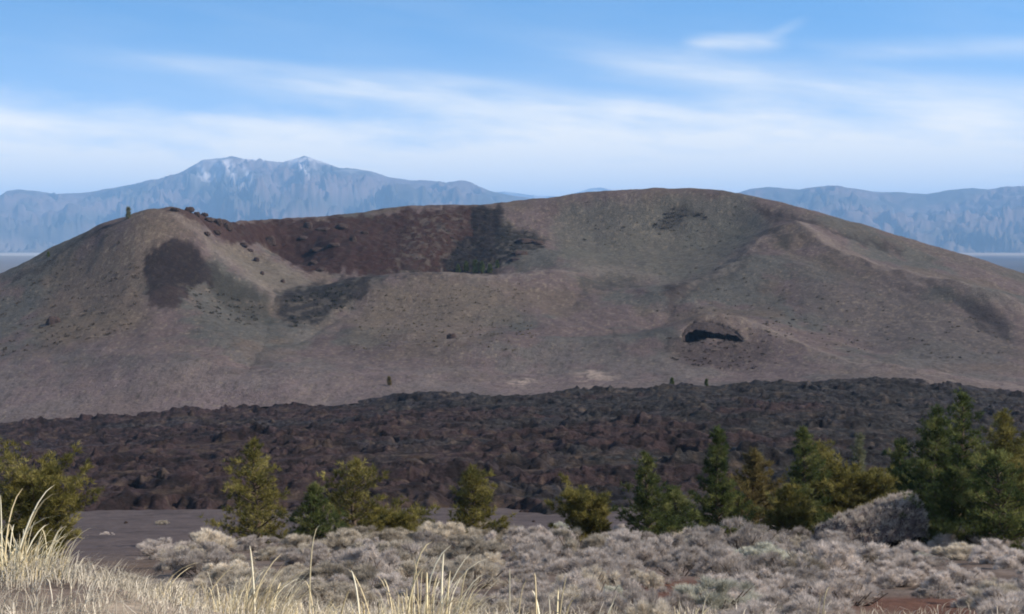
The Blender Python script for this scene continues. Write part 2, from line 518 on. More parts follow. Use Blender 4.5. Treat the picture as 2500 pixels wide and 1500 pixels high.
for ln, w, k in (([(676, 728), (720, 716), (760, 707), (850, 688), (925, 675)], 9, .8), ([(940, 672), (1010, 668), (1080, 671)], 4, .5), ([(1640, 722), (1700, 700), (1790, 668), (1850, 618), (1893, 582)], 10, .45),
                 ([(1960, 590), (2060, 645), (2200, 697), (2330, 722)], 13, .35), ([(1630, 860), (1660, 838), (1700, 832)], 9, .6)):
    col = lay(col, line_mask(wx, wy, ln, w), A(36, 34, 35), k)  # dark lines below lip and ridges: shade of the folds painted in
# foot of the slope is a little paler
col = lay(col, smooth(830, 960, wy + 40 * n1) * (1 - .5 * smooth(1400, 2000, wx)), A(132, 120, 121), .6)
col = lay(col, smooth(.1, .5, fbm(X / 40, D / 9, 3, ox=63.)) * smooth(820, 900, wy), A(100, 92, 92), .35)
edge_n = smooth(.05, .4, fbm(X / 3.2, D / 4.5, 4, ox=14.))
for pl in ([(690, 740), (880, 690), (870, 745), (800, 790), (700, 800)], [(440, 690), (640, 735), (640, 790), (440, 770)], [(1020, 520), (1150, 510), (1100, 650), (940, 655)], [(1240, 545), (1345, 580), (1260, 650), (1180, 660)]):
    col = lay(col, poly_mask(wx, wy, pl, 12) * edge_n, A(100, 94, 88), .6)
# sparse dark scrub and pale grass specks
lum = col.mean(-1); dark_ok = smooth(A(60, 60, 60).mean(), A(92, 92, 92).mean(), lum)
col = lay(col, smooth(.05, .5, rill) * (PY < 900), A(84, 76, 74), .10)
col = lay(col, smooth(.42, .6, fbm(X / 1.3, D / 2.2, 2, ox=5.) + .25 * n1), A(72, 68, 62), .5)
col = lay(col, smooth(.45, .65, fbm(X / 1.1, D / 1.9, 2, ox=25.) - .25 * n1), A(142, 132, 118), .45 * dark_ok + .06)
# basalt of the hollow, darkened to paint the shade under the ledge
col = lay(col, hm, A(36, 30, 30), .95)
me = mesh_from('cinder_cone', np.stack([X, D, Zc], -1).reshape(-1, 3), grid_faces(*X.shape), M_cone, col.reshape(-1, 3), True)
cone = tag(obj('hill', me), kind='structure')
cone_grid = (u, d, Zc)


def cz(x, y):
    """height of the finished cone surface"""
    j = np.clip(np.searchsorted(d, y) - 1, 0, len(d) - 2); i = int(np.clip((x / y - u[0]) / (u[1] - u[0]), 0, len(u) - 2))
    return float(Zc[j, i])


# ------------------------------------------------------------------ lava flow
ul = np.arange(-.6, .6001, .00095)
dl = np.exp(np.arange(math.log(88), math.log(309), .0028))
DL, UL = np.meshgrid(dl, ul, indexing='ij')
XL = UL * DL
b = relief(XL, DL)
edge_far = 301 + 3.5 * fbm(XL / 22, DL * 0 + 3.3, 4)
edge_near = 104 + 9 * fbm(XL / 14, DL * 0 + 8.8, 4) + 3 * fbm(XL / 2.2, DL / 9, 3) - 4 * smooth(0, 25, XL) + 6 * smooth(-8, -30, XL)
inside = smooth(0, 9, DL - edge_near) * smooth(0, 4, edge_far - DL)
w1x = XL + 1.6 * fbm(XL / 5, DL / 5, 2, ox=4.); w1y = DL + 1.6 * fbm(XL / 5, DL / 5, 2, ox=44.)
c1, c1b, v1 = cells(w1x / 4.5, w1y / 4.6)
c2, c2b, v2 = cells(w1x / 1.7, w1y / 2.0)
c3, c3b, v3 = cells(w1x / .8, w1y / 1.0)
blk = smooth(-.15, .35, fbm(XL / 15, DL / 10, 3, ox=33.))
rough = 1.5 * (ridged(XL / 42 + .2, DL / 24, 3, .5, ox=17.) - .55) + .8 * (ridged(w1x / 17, w1y / 6, 3) - .5) + .7 * blk * v1 ** 2 * (1 - smooth(.25, .75, c1)) + .5 * v2 ** 1.5 * (1 - smooth(.2, .7, c2)) * (.5 + .7 * blk) + .26 * v3 * (1 - smooth(.15, .65, c3)) \
    + .3 * fbm(XL / 1.9, DL / 2.4, 3)
# smoother grown-over swales
calm = smooth(.0, .4, fbm(XL / 26, DL / 9, 3, ox=61.))
rough = rough * (1 - .62 * calm)
rough -= 1.3 * smooth(.5, .75, c1) * smooth(.05, .4, fbm(XL / 7, DL / 7, 2, ox=71.))
ZL = b - .9 + inside * (1.35 + rough * 1.05)
nl = fbm(XL / 30, DL / 22, 4, ox=12.); nl2 = fbm(XL / 3, DL / 4, 3, ox=2.)
reddish, greyl, grassy = A(72, 59, 60), A(61, 60, 60), A(96, 82, 69)
ux = UL / .364
col = np.zeros(XL.shape + (3,)) + reddish
col = lay(col, smooth(-.25, .25, ux * .8 + nl * .8 + smooth(190, 290, DL) * .35 - .1), greyl)
col = lay(col, calm * smooth(-.1, .4, nl2) * (1 - .5 * smooth(.2, .8, ux)), grassy, .7)
col = lay(col, smooth(.35, .6, fbm(XL / 1.2, DL / 1.6, 2, ox=91.)), A(112, 98, 86), .4)
col = lay(col, smooth(.3, .6, nl + .4 * nl2), A(64, 62, 74), .4)
streak = smooth(.15, .5, fbm(XL / 9, DL / 2.6, 4, ox=35.)) * smooth(-.1, .4, nl)
col = lay(col, streak * smooth(-.3, .3, nl2), A(118, 104, 90), .5)
col = lay(col, smooth(.4, .7, c2) * .9, A(26, 21, 22), .7)  # gaps between blocks darkened: shadow of the pits put into the colour
col = lay(col, smooth(.1, .45, fbm(XL / 4, DL / 5, 4, ox=120.)) * (1 - calm), A(34, 29, 30), .75)
me = mesh_from('lava_flow', np.stack([XL, DL, ZL], -1).reshape(-1, 3), grid_faces(*XL.shape), M_lava, col.reshape(-1, 3), False)
tag(obj('lava_flow', me), kind='structure')

# ------------------------------------------------------------------ near ground
ug = np.arange(-.75, .7501, .0025)
dg = np.exp(np.arange(math.log(1.2), math.log(302), .011))
DG, UG = np.meshgrid(dg, ug, indexing='ij')
XG = UG * (DG + 1.5)
ZG = relief(XG, DG) + .05 * fbm(XG / 1.5, DG / 1.5, 4) - 1.2 * smooth(112, 125, DG)
ng = fbm(XG / 2.5, DG / 4, 4, ox=7.)
gx, gy = proj(np.stack([XG, DG, ZG], -1))
col = np.zeros(XG.shape + (3,)) + A(124, 112, 104)
col = lay(col, smooth(-.2, .4, ng), A(110, 96, 86))
cin = smooth(50, 62, DG) * (1 - smooth(-2, 4, XG)) + smooth(62, 80, DG)
col = lay(col, np.clip(cin + smooth(24, 34, DG) * (1 - smooth(-12, -7, XG)) , 0, 1), A(97, 88, 89), .9)
col = lay(col, smooth(.1, .5, fbm(XG / 5, DG / 1.6, 4, ox=40.)) * smooth(40, 60, DG), A(74, 67, 68), .7)
col = lay(col, smooth(.3, .5, fbm(XG / .5, DG / .7, 2, ox=140.)) * smooth(30, 50, DG), A(112, 102, 98), .5)
col = lay(col, poly_mask(gx + 20 * ng, gy + 6 * ng, [(1560, 1420), (1760, 1410), (1790, 1475), (1580, 1485)], 10) * (DG > 9), A(112, 78, 64), .95)
col = lay(col, poly_mask(gx + 20 * ng, gy + 5 * ng, [(1960, 1462), (2480, 1452), (2560, 1560), (1960, 1560)], 8) * (DG < 20), A(112, 80, 66), .95)
col = lay(col, (1 - smooth(9, 14, DG)) * smooth(-.5, .1, ng) * (1 - smooth(1, 3, XG)), A(190, 177, 160), .9)
me = mesh_from('ground', np.stack([XG, DG, ZG], -1).reshape(-1, 3), grid_faces(*XG.shape), M_soil, col.reshape(-1, 3), True)
tag(obj('ground', me), kind='structure')

# ------------------------------------------------------------------ plain and far ranges
up = np.linspace(-1.3, 1.3, 260)
dp = np.exp(np.arange(math.log(420), math.log(60000), .028))
DP, UP = np.meshgrid(dp, up, indexing='ij')
XP = UP * DP
ZP = -62 - 30 * smooth(700, 4000, DP) - 40 * smooth(9000, 20000, DP) + 3 * fbm(XP / 600, DP / 600, 3) * smooth(600, 2000, DP)
npl = fbm(XP / 1500, DP / 3200, 4)
col = np.zeros(XP.shape + (3,)) + A(120, 110, 100)
lavap = smooth(-.15, .1, UP + .05 * npl) * smooth(900, 1500, DP) * (1 - smooth(7000, 7900, DP + 700 * npl))
col = lay(col, lavap, A(84, 78, 76), .72 + .2 * smooth(-.2, .3, fbm(XP / 400, DP / 1500, 3)))
col = lay(col, smooth(-.25, .3, npl) * smooth(6200, 7000, DP), A(160, 148, 130), .7)
col = lay(col, smooth(7600, 8200, DP) * (1 - smooth(9300, 9900, DP)) * (UP < -.3), A(215, 208, 195), .8)
col = lay(col, smooth(7600, 8300, DP) * (1 - smooth(11500, 12000, DP)) * smooth(.25, .3, UP), A(196, 182, 165), .75)
me = mesh_from('plain', np.stack([XP, DP, ZP], -1).reshape(-1, 3), grid_faces(*XP.shape), M_plain, col.reshape(-1, 3), True)
tag(obj('plain', me), kind='structure')


def mountain(name, profile, d_ridge, depth, seed, x0, x1, snow=None, step=.0011, colr=(122, 108, 104)):
    """range whose crest follows the surveyed skyline; spurs and ravines run down towards the plain"""
    P = np.array(profile, float)
    uu = np.arange(x0, x1, step)
    tt = np.concatenate([np.linspace(0, 1, 110), np.linspace(1.03, 1.7, 14)])
    T, UU = np.meshgrid(tt, uu, indexing='ij')
    px = 1250 + F * UU
    crest_el = np.interp(px, P[:, 0], (585 - P[:, 1]) / F)
    dist = d_ridge - depth * (1 - T)
    x = UU * dist
    fine = fbm(x / 700, x * 0 + seed, 5, gain=.55)
    top = crest_el * d_ridge + 14 * fine + 150
    wob = x + 800 * fbm(x / 1700, dist / 1300, 4, ox=seed)
    shape = np.where(T <= 1, np.clip(T, 0, 1) ** 1.55, 1 - .9 * np.clip(T - 1, 0, 1))
    gull = ridged(wob / 1150, dist / 5200 + seed, 5, .5)
    gul2 = ridged(wob / 380 + .5 * fbm(x / 400, dist / 300, 2, ox=2.), dist / 900 + seed, 4, .55, ox=8.)
    gul3 = ridged(wob / 95 + .3 * dist / 400, dist / 420 + seed, 4, .6, ox=28.)
    env = np.clip(4 * T * (1 - T), 0, 1) ** .8 * (T <= 1)
    z = -150 + top * shape + env * top * (.80 * (gull - .62) + .46 * (gul2 - .62) + .10 * (gul3 - .6)) * 1.
    z = z - 130 * (T < .004)
    sn = np.zeros(z.shape)
    c = np.zeros(z.shape + (3,)) + A(*colr)
    nz = fbm(x / 900, z / 260, 4, ox=seed)
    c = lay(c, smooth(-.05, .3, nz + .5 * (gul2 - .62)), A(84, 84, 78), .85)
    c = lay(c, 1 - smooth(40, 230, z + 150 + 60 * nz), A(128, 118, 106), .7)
    if snow:
        z0, uc, uw = snow
        m = smooth(z0, z0 + 260, z + 170 * nz + 190 * (.62 - gul2) - 120 * (gull - .6)) * np.exp(-((UU - uc) / uw) ** 4)
        c = lay(c, m * smooth(-.35, .25, fbm(x / 260, z / 160, 3, ox=3.)), A(262, 260, 264), .65)
        for (sx, sy, r, rr) in ((556, 396, 11, 8), (742, 412, 5, 16), (718, 393, 11, 6), (578, 438, 6, 26), (606, 428, 4, 18), (492, 415, 5, 18), (530, 400, 7, 8)):
            qx, qy = proj(np.stack([x, dist, z], -1))
            s = (qx - sx) * .8 - (qy - sy) * .55
            c = lay(c, np.exp(-(s / r) ** 2 - ((qy - sy) / rr) ** 2) * (T <= 1), A(285, 285, 290), .7)
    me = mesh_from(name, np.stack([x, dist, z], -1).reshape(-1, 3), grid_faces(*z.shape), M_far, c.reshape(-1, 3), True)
    return tag(obj(name, me), kind='structure')


mountain('mountain_range', [(-900, 560), (-300, 500), (0, 479), (20, 466), (50, 461), (90, 466), (140, 474), (200, 470), (250, 464), (330, 452), (400, 437), (450, 418), (480, 400), (500, 390), (540, 386), (570, 382), (600, 388),
          (640, 392), (690, 398), (715, 391), (745, 383), (775, 393), (830, 410), (900, 418), (950, 433), (1000, 443), (1040, 442), (1090, 450), (1120, 443), (1150, 447), (1200, 466), (1260, 478), (1320, 490), (1450, 540), (1600, 570), (2200, 583)],
         13500, 4300, 3.3, -.66, .12, snow=(560, -.18, .075))
mountain('mountain_range', [(500, 575), (1500, 540), (1750, 490), (1830, 462), (1870, 456), (1900, 459), (1950, 464), (1990, 458), (2030, 454), (2080, 458), (2130, 466), (2200, 470), (2260, 474), (2300, 467), (2350, 462), (2410, 463), (2450, 457), (2500, 456), (2700, 450), (3000, 470), (3400, 520)],
         12500, 3700, 9.1, .02, .68)
mountain('mountain_range', [(600, 560), (1000, 500), (1180, 474), (1230, 468), (1260, 472), (1300, 478), (1380, 480), (1440, 462), (1465, 458), (1490, 463), (1560, 480), (2000, 560)],
         23000, 5200, 5.7, -.22, .24, snow=(560, -.0, .07), colr=(128, 120, 116))

# ------------------------------------------------------------------ plants
def rot_z(a):
    c, s = math.cos(a), math.sin(a)
    return np.array([[c, -s, 0], [s, c, 0], [0, 0, 1]])


def unit(v):
    return v / (np.linalg.norm(v, axis=-1, keepdims=True) + 1e-9)


def needles(cent, axis, n, length, width, spread, r):
    """n narrow blades from every tuft centre: (verts, tris, tuft index per vertex)"""
    N = len(cent)
    dirs = unit(np.repeat(axis, n, 0) + r.normal(0, spread, (N * n, 3)))
    side = unit(np.cross(dirs, r.normal(0, 1, (N * n, 3))))
    c = np.repeat(cent, n, 0) + dirs * (r.random((N * n, 1)) * length * .35)
    L = length * r.uniform(.55, 1.15, (N * n, 1)); w = width * r.uniform(.7, 1.2, (N * n, 1))
    a = c - side * w * .5; bb = c + side * w * .5; tip = c + dirs * L
    V = np.stack([a, bb, tip], 1).reshape(-1, 3)
    Fc = np.arange(len(V)).reshape(-1, 3)
    return V, Fc, np.repeat(np.arange(N), n * 3)


def tube(path, rad, k=5):
    path = np.asarray(path, float); V = []; Fc = []
    for i, p in enumerate(path):
        t_ = unit(path[min(i + 1, len(path) - 1)] - path[max(i - 1, 0)])
        a = unit(np.cross(t_, [.31, .95, .05])); bb = np.cross(t_, a)
        for j in range(k):
            q = 2 * np.pi * j / k
            V.append(p + rad[i] * (a * np.cos(q) + bb * np.sin(q)))
    for i in range(len(path) - 1):
        for j in range(k):
            Fc.append((i * k + j, i * k + (j + 1) % k, (i + 1) * k + (j + 1) % k, (i + 1) * k + j))
    return np.array(V), np.array(Fc)


def join(parts):
    V = []; Fc = []; o = 0
    for v, f in parts:
        V.append(v); Fc.append(f + o); o += len(v)
    return np.concatenate(V), np.concatenate(Fc)


TONES = {'olive': ((.165, .145, .044), (.10, .096, .034), (.25, .22, .08)),
         'green': ((.092, .108, .038), (.056, .074, .030), (.165, .17, .066)),
         'dark': ((.080, .100, .036), (.046, .064, .028), (.165, .175, .064)),
         'brown': ((.150, .118, .050), (.095, .08, .038), (.20, .165, .07)),
         'sage': ((.15, .155, .092), (.105, .115, .07), (.2, .2, .12))}


def conifer(px, top_py, width_px, dep, tone, label, seed, group='young pines on the near slope', form='cone', lean=0., dens=1., name='pine_tree', cat='tree', extra=None, sink=.05):
    r = np.random.default_rng(seed)
    tip = at(px, top_py, dep)
    g = gz(tip[0], dep) - sink
    h = tip[2] - g; rad = width_px / F * dep / 2
    root = empty(name, (tip[0], dep, g), label, cat, group)
    # trunk with a slight sweep
    zt = np.linspace(0, 1, 9)
    sw = np.c_[lean * h * (zt ** 1.5 - 0) * .18 + .015 * h * np.sin(zt * 5 + seed), .012 * h * np.cos(zt * 4 + seed), zt * h]
    sw[:, :2] -= sw[-1, :2] * (zt[:, None] ** 1)
    wood = [tube(sw, np.linspace(.022 * h + .012, .006, 9), 6)]
    cent = []; axs = []
    nb = int((62 if form == 'cone' else 72) * dens * (0.75 + h / 10))
    golden = r.random() * 6
    side_bias = r.uniform(.55, 1.3, 7)
    for k in range(nb):
        t_ = (k + r.random()) / nb
        if form == 'cone':
            t_ = .03 + .95 * t_ ** 1.05
            L = rad * (1 - t_) ** .92 * (1.08 - .25 * (t_ < .08))
        elif form == 'bush':
            t_ = .02 + .90 * t_
            L = rad * np.sqrt(max(0, 1 - ((t_ - .38) / .62) ** 2)) * .98
        else:
            t_ = .05 + .92 * t_
            L = rad * (1 - t_) ** .66 * (.62 + .5 * abs(math.sin(t_ * 8 + seed)))
        az = golden + k * 2.399 + r.normal(0, .35)
        L *= side_bias[int(az / 6.2832 * 7) % 7] * r.uniform(.55, 1.3)
        L = max(L, .05 * rad)
        p0 = np.array([np.interp(t_, zt, sw[:, i]) for i in range(3)])
        rise = (.30 + .55 * t_) if form != 'bush' else (.35 + .9 * t_)
        dirv = np.array([math.cos(az), math.sin(az), rise * r.uniform(.5, 1.3)])
        s = np.linspace(0, 1, 5)[:, None]
        path = p0 + dirv * s * L + np.array([0, 0, .22 * L]) * s ** 2 + r.normal(0, .03 * L, (5, 3)) * s
        wood.append(tube(path, np.linspace(.009 * h * (1 - t_) + .006, .003, 5), 4))
        m = max(5, int(L / .042 * dens))
        q = r.uniform(.12, 1., m) ** .75
        pc = np.stack([np.interp(q, s[:, 0], path[:, i]) for i in range(3)], 1)
        lat = unit(np.cross(dirv, [0, 0, 1.]))
        off = r.normal(0, .20, m)[:, None] * L * (1 - .45 * q[:, None]) * lat + r.normal(0, .05, (m, 3)) * [1, 1, .7]
        cent.append(pc + off)
        axs.append(unit(unit(dirv)[None] * .8 + np.sign((off * lat).sum(1))[:, None] * lat * .35 + np.array([0, 0, .45])))
    # leader
    m = 9
    q = np.linspace(.8, 1.0, m)
    cent.append(np.stack([np.interp(q, zt, sw[:, i]) for i in range(3)], 1) + r.normal(0, .02, (m, 3))); axs.append(np.tile([0, 0, 1.], (m, 1)))
    if extra:
        for (ex, ez, ez0, nn) in extra:     # a long limb reaching sideways
            s = np.linspace(0, 1, 6)[:, None]
            path = np.array([0, 0, ez0]) + s * np.array([ex, -.1, ez - ez0]) + np.array([0, 0, .12]) * s ** 3
            wood.append(tube(path, np.linspace(.03, .008, 6), 5))
            q = r.uniform(.35, 1, nn)
            cent.append(np.stack([np.interp(q, s[:, 0], path[:, i]) for i in range(3)], 1) + r.normal(0, .07, (nn, 3)))
            axs.append(np.tile(unit(np.array([[.5 * np.sign(ex), 0, .8]])), (nn, 1)))
    cent = np.concatenate(cent); axs = np.concatenate(axs)
    kz = h / np.percentile(cent[:, 2], 99.5 if form != 'bush' else 96.5); cent[:, 2] *= kz
    if extra is None:
        kr = rad / np.percentile(np.abs(cent[:, 0]), 97); cent[:, :2] *= kr
    cent[:, 2] = np.maximum(cent[:, 2], .05)
    sc = max(.8, min(1.4, dep / 45))
    V, Fc, idx = needles(cent, axs, 17, .165 * sc, .0205 * sc, .6, r)
    T = np.array(TONES[tone])
    pick = r.random(len(cent)); blob = fbm(cent[:, 0] * 1.7 + seed, cent[:, 2] * 1.7, 2)
    tc = T[0][None] + (T[1] - T[0]) * smooth(-.1, .5, blob + .3 * (pick - .5))[:, None] + (T[2] - T[0]) * smooth(.1, .5, -blob + .4 * (pick - .5))[:, None]
    tc = tc * r.uniform(.75, 1.3, (len(cent), 1))
    obj('crown', mesh_from('crown', V, Fc, M_needle, tc[idx]), root)
    wv, wf = join(wood); wv[:, 2] *= kz
    if extra is None: wv[:, :2] *= kr
    obj('trunk', mesh_from('trunk', wv, wf, M_bark, None, True), root)
    return root


PINE = [
    (80, 1122, 215, 31, 'olive', 'bushy yellow-green young pine behind the tall dry grass at the left edge', 'bush', 0, 1.25),
    (622, 1083, 150, 52, 'olive', 'slender olive cone-shaped pine standing alone, nearest the smooth cinder patch', 'cone', .2, 1.1),
    (768, 1190, 115, 50, 'green', 'small green-olive pine just right of the lone slender pine', 'cone', 0, 1.1),
    (872, 1130, 150, 58, 'olive', 'loose, thin-crowned olive pine leaning behind a small green-olive pine', 'loose', .6, .9),
    (960, 1240, 150, 60, 'olive', 'low olive pine bush at the right foot of the thin-crowned leaning pine', 'bush', 0, .9),
    (1150, 1148, 150, 55, 'olive', 'medium olive pine alone in the middle of the slope, dark on one side', 'cone', -.2, 1.1),
    (1445, 1212, 150, 56, 'olive', 'rounded yellow-olive pine bush left of the narrow green pine', 'bush', 0, 1.2),
    (1578, 1113, 130, 52, 'green', 'narrow pointed green pine between the rounded yellow bush and the tall pine group', 'cone', .1, 1.15),
    (1645, 1195, 120, 55, 'green', 'short green pine tucked against the narrow pointed green pine', 'cone', 0, 1.1),
    (1755, 1056, 140, 58, 'dark', 'tall dark green pine with an upright tip at the start of the right-hand group', 'cone', 0, 1.15),
    (1842, 1110, 165, 60, 'brown', 'brownish-olive broad pine between two taller pointed pines', 'cone', 0, 1.25),
    (1925, 1190, 125, 48, 'olive', 'short yellow-olive pine in front of the group, beside the tilted brushy mound', 'cone', 0, 1.25),
    (1958, 1053, 130, 62, 'green', 'pointed green-olive pine behind the short yellow pine by the brushy mound', 'cone', 0, 1.1),
    (2085, 1130, 215, 64, 'olive', 'wide olive-yellow pine bush directly behind the tilted brushy mound', 'bush', 0, 1.25),
    (2100, 1068, 70, 74, 'sage', 'faint thin sage-green pine rising behind the wide olive bush', 'cone', 0, .7),
    (2200, 1085, 130, 66, 'dark', 'dark narrow pine between the wide olive bush and the tallest pines', 'cone', 0, 1.1),
    (2288, 1004, 190, 46, 'dark', 'dark green pine with the second highest tip, beside the high end of the brushy mound', 'cone', 0, 1.3),
    (2348, 968, 190, 48, 'dark', 'tallest dark green pine of the right-hand cluster', 'cone', 0, 1.3),
    (2325, 1150, 215, 42, 'green', 'low broad green pine in front of the tallest pines', 'cone', 0, 1.25),
    (2450, 1015, 220, 46, 'olive', 'large pine with a yellow-green crown right of the tallest pine', 'cone', 0, 1.4),
    (2440, 1110, 250, 41, 'dark', 'dense dark green pine low in front of the large yellow-green pine', 'cone', 0, 1.3),
    (2530, 1030, 190, 50, 'olive', 'olive pine cut off by the right edge of the picture', 'cone', 0, 1.2),
]
for k, (px, ty, w, dep, tone, lab, form, lean, dens) in enumerate(PINE):
    conifer(px, ty, w, dep * (1. if k == 0 else .86 if px < 1900 else .94), tone, lab, 100 + k, form=form, lean=lean, dens=dens,
            extra=[(1.15, 1.55, .75, 34), (-.75, 1.5, .6, 20)] if k == 0 else None)

# trees and rocks standing on the cone
def small_tree(px, py, hpx, wpx, label, seed, group=None, tone='dark', name='pine_tree', lo=300.):
    r = np.random.default_rng(seed)
    p = seen(px, py, lo)
    p[2] = cz(p[0], p[1]) - .15
    h = hpx / F * p[1]; w = wpx / F * p[1]
    root = empty(name, tuple(p), label, 'tree', group)
    V, Fc = tube([[0, 0, 0], [.05, 0, h * .5], [0, 0, h * .93]], [.05 * h + .03, .04 * h, .02], 5)
    obj('trunk', mesh_from('trunk', V, Fc, M_bark, None, True), root)
    m = 90
    t_ = r.random(m) ** .8; a = r.random(m) * 6.283
    rr = w * .5 * (1 - t_ * .75) * np.sqrt(r.random(m))
    cent = np.c_[np.cos(a) * rr, np.sin(a) * rr, h * (.12 + .82 * t_)]
    V, Fc, idx = needles(cent, np.tile([0, 0, .7], (m, 1)), 10, .2 * h, .05 * h, .8, r)
    tc = np.array(TONES[tone])[0] * r.uniform(.6, 1.3, (m, 1))
    obj('crown', mesh_from('crown', V, Fc, M_needle, tc[idx]), root)
    return root


small_tree(314, 536, 30, 13, 'small dark upright tree alone on the skyline of the left summit', 1, tone='sage')
small_tree(1640, 952, 22, 14, 'tiny dark tree at the upper edge of the lava, left of another', 2, 'tiny trees at the edge of the lava')
small_tree(1725, 947, 20, 12, 'tiny dark tree at the lava edge below the black hollow', 3, 'tiny trees at the edge of the lava')
small_tree(950, 945, 24, 12, 'tiny brown tree alone at the foot of the middle slope', 4, 'tiny trees at the edge of the lava', 'brown')
for k, (px, py, h_, w_, lo) in enumerate(((1118, 664, 22, 14, 455), (1138, 664, 27, 14, 456), (1160, 667, 34, 16, 457), (1176, 668, 30, 15, 457), (1196, 664, 24, 14, 457))):
    small_tree(px, py, h_, w_, 'small dark conifer on the floor of the crater under the dark slide', 20 + k, 'conifers on the crater floor', lo=lo)
small_tree(1214, 655, 20, 9, 'small dark tree standing apart, right of the conifers on the crater floor', 31, lo=462)
small_tree(118, 628, 15, 12, 'lone dark bush on the skyline of the left slope', 32)


def rock_mesh(seed, sx, sy, sz, mat, n=22, amp=.28, flat=.35):
    r = np.random.default_rng(seed)
    th = np.linspace(0, np.pi, n); ph = np.linspace(0, 2 * np.pi, n * 2, endpoint=False)
    TH, PH = np.meshgrid(th, ph, indexing='ij')
    v = np.stack([np.sin(TH) * np.cos(PH), np.sin(TH) * np.sin(PH), np.cos(TH)], -1)
    o = r.random() * 50
    k = 1 + amp * (fbm(v[..., 0] * 1.6 + o + v[..., 2], v[..., 1] * 1.6 - o + v[..., 2] * .7, 4)) + amp * .6 * (ridged(v[..., 0] * 2.4 + o, v[..., 2] * 2.4 + v[..., 1] * 2, 3) - .6)
    v = v * k[..., None]
    q = np.sign(v) * np.abs(v) ** .8
    q[..., 2] = np.where(q[..., 2] < -flat, -flat, q[..., 2])
    V = (q * [sx, sy, sz]).reshape(-1, 3)
    i = np.arange(n * 2 * n).reshape(n, n * 2)
    j = np.roll(i, -1, 1)
    Fc = np.stack([i[:-1], i[1:], j[1:], j[:-1]], -1).reshape(-1, 4)
    return mesh_from('rock', V, Fc, mat)


def rock(px, py, wpx, hpx, label, seed, group=None, lo=300., name='lava_rock', mat=None):
    p = seen(px, py, lo); p[2] = cz(p[0], p[1])
    w = wpx / F * p[1] / 2; h = hpx / F * p[1] / 1.3
    o = obj(name, rock_mesh(seed, w, w * .8, h, mat or M_rock, 14))
    o.location = tuple(p); o.rotation_euler = (0, 0, (seed * .37) % .8 - .4)
    return tag(o, label, 'rock', group)


rock(1102, 842, 24, 16, 'lone black rock on the crest of a low mound in the middle of the slope', 1)
rock(130, 792, 34, 22, 'dark brown rock alone low on the left slope', 2)
for k, (px, py, w_, h_) in enumerate(((428, 520, 24, 9), (462, 522, 22, 12), (480, 532, 16, 12), (510, 540, 22, 10), (532, 552, 20, 15), (556, 560, 22, 18), (505, 580, 16, 9),
                                      (530, 575, 20, 10), (595, 606, 22, 10), (610, 615, 18, 8), (626, 640, 14, 10), (545, 548, 16, 12), (500, 528, 18, 9))):
    rock(px, py, w_, h_, 'dark rock of the broken row running down the crater side of the left summit', 40 + k, 'dark rocks along the left crest', lo=425)
for k, (px, py, w_, h_) in enumerate(((660, 590, 26, 22), (752, 555, 22, 18), (740, 580, 26, 10), (790, 560, 40, 10), (835, 558, 30, 12), (862, 590, 18, 18), (780, 604, 46, 10), (815, 604, 30, 9),
                                      (765, 638, 24, 12), (785, 655, 26, 9), (890, 572, 20, 9))):
    rock(px, py, w_, h_, 'dark ledge of rock jutting from the red inner wall of the crater', 60 + k, 'rock ledges in the red crater wall', lo=455)
for k, (px, py, w_, h_) in enumerate(((1282, 590, 44, 12), (1310, 594, 34, 9), (1270, 622, 36, 12), (1258, 634, 26, 10))):
    rock(px, py, w_, h_, 'black rock outcrop at the right end of the crater beside the dark slide', 80 + k, 'rock outcrops right of the crater', lo=455)
rock(640, 668, 10, 9, 'small dark boulder alone on the pale slope inside the notch', 92, lo=440)
rock(690, 686, 10, 8, 'small dark boulder just above the notch in the near rim', 93, lo=425)

rb = np.random.default_rng(404)
blocks = [rock_mesh(500 + k, .42, .36, .36, M_rock, 10) for k in range(5)]
for k in range(9):
    px_ = rb.uniform(170, 1420); dp_ = rb.uniform(88, 100) if k % 3 else rb.uniform(72, 90)
    x_ = (px_ - 1250) / F * dp_
    o = obj('lava_rock', blocks[k % 5]); sc_ = rb.uniform(.25, .6) * (1 if k % 3 else .6)
    o.location = (x_, dp_, gz(x_, dp_) + .02); o.scale = (sc_, sc_, sc_ * .9); o.rotation_euler = (0, 0, rb.random() * 6)
    tag(o, 'loose dark lava block lying on the bare cinders at the foot of the flow', 'rock', 'loose lava blocks on the cinder patch')

# ledge of spatter roofing the hollow
n_s, n_t = 44, 14
sx = np.linspace(lipP[0, 0], lipP[-1, 0], n_s); ld = np.interp(sx, lipP[:, 0], lipP[:, 1])
tt_ = np.linspace(0, 1, n_t)
gx_ = np.repeat(sx[:, None], n_t, 1) ; _sp = np.sin(np.pi * np.linspace(0, 1, n_s))
gd_ = ld[:, None] - .2 + .9 * fbm(sx * .55, sx * 0 + 2., 4)[:, None] * (1 - tt_[None]) + tt_[None] * (1.2 + 7.2 * _sp[:, None] ** .8)
jj = np.clip(np.searchsorted(d, gd_) - 1, 0, len(d) - 2); ii = np.clip(((gx_ / gd_ - u[0]) / (u[1] - u[0])).astype(int), 0, len(u) - 2)
zt_ = Z0[jj, ii] - .55 + .62 * (_sp ** .5)[:, None] - .9 * smooth(.62, 1, tt_)[None] + .12 * fbm(gx_ / 1.1, gd_ / 1.1, 3)
th_ = (.32 + .2 * fbm(gx_ / 1.5, gd_ / 1.5, 2)) * np.sin(np.pi * np.linspace(.03, .97, n_s))[:, None] ** .4
top = np.stack([gx_, gd_, zt_], -1).reshape(-1, 3); bot = np.stack([gx_, gd_ + .15, zt_ - th_], -1).reshape(-1, 3)
gf = grid_faces(n_s, n_t); m_ = n_s * n_t
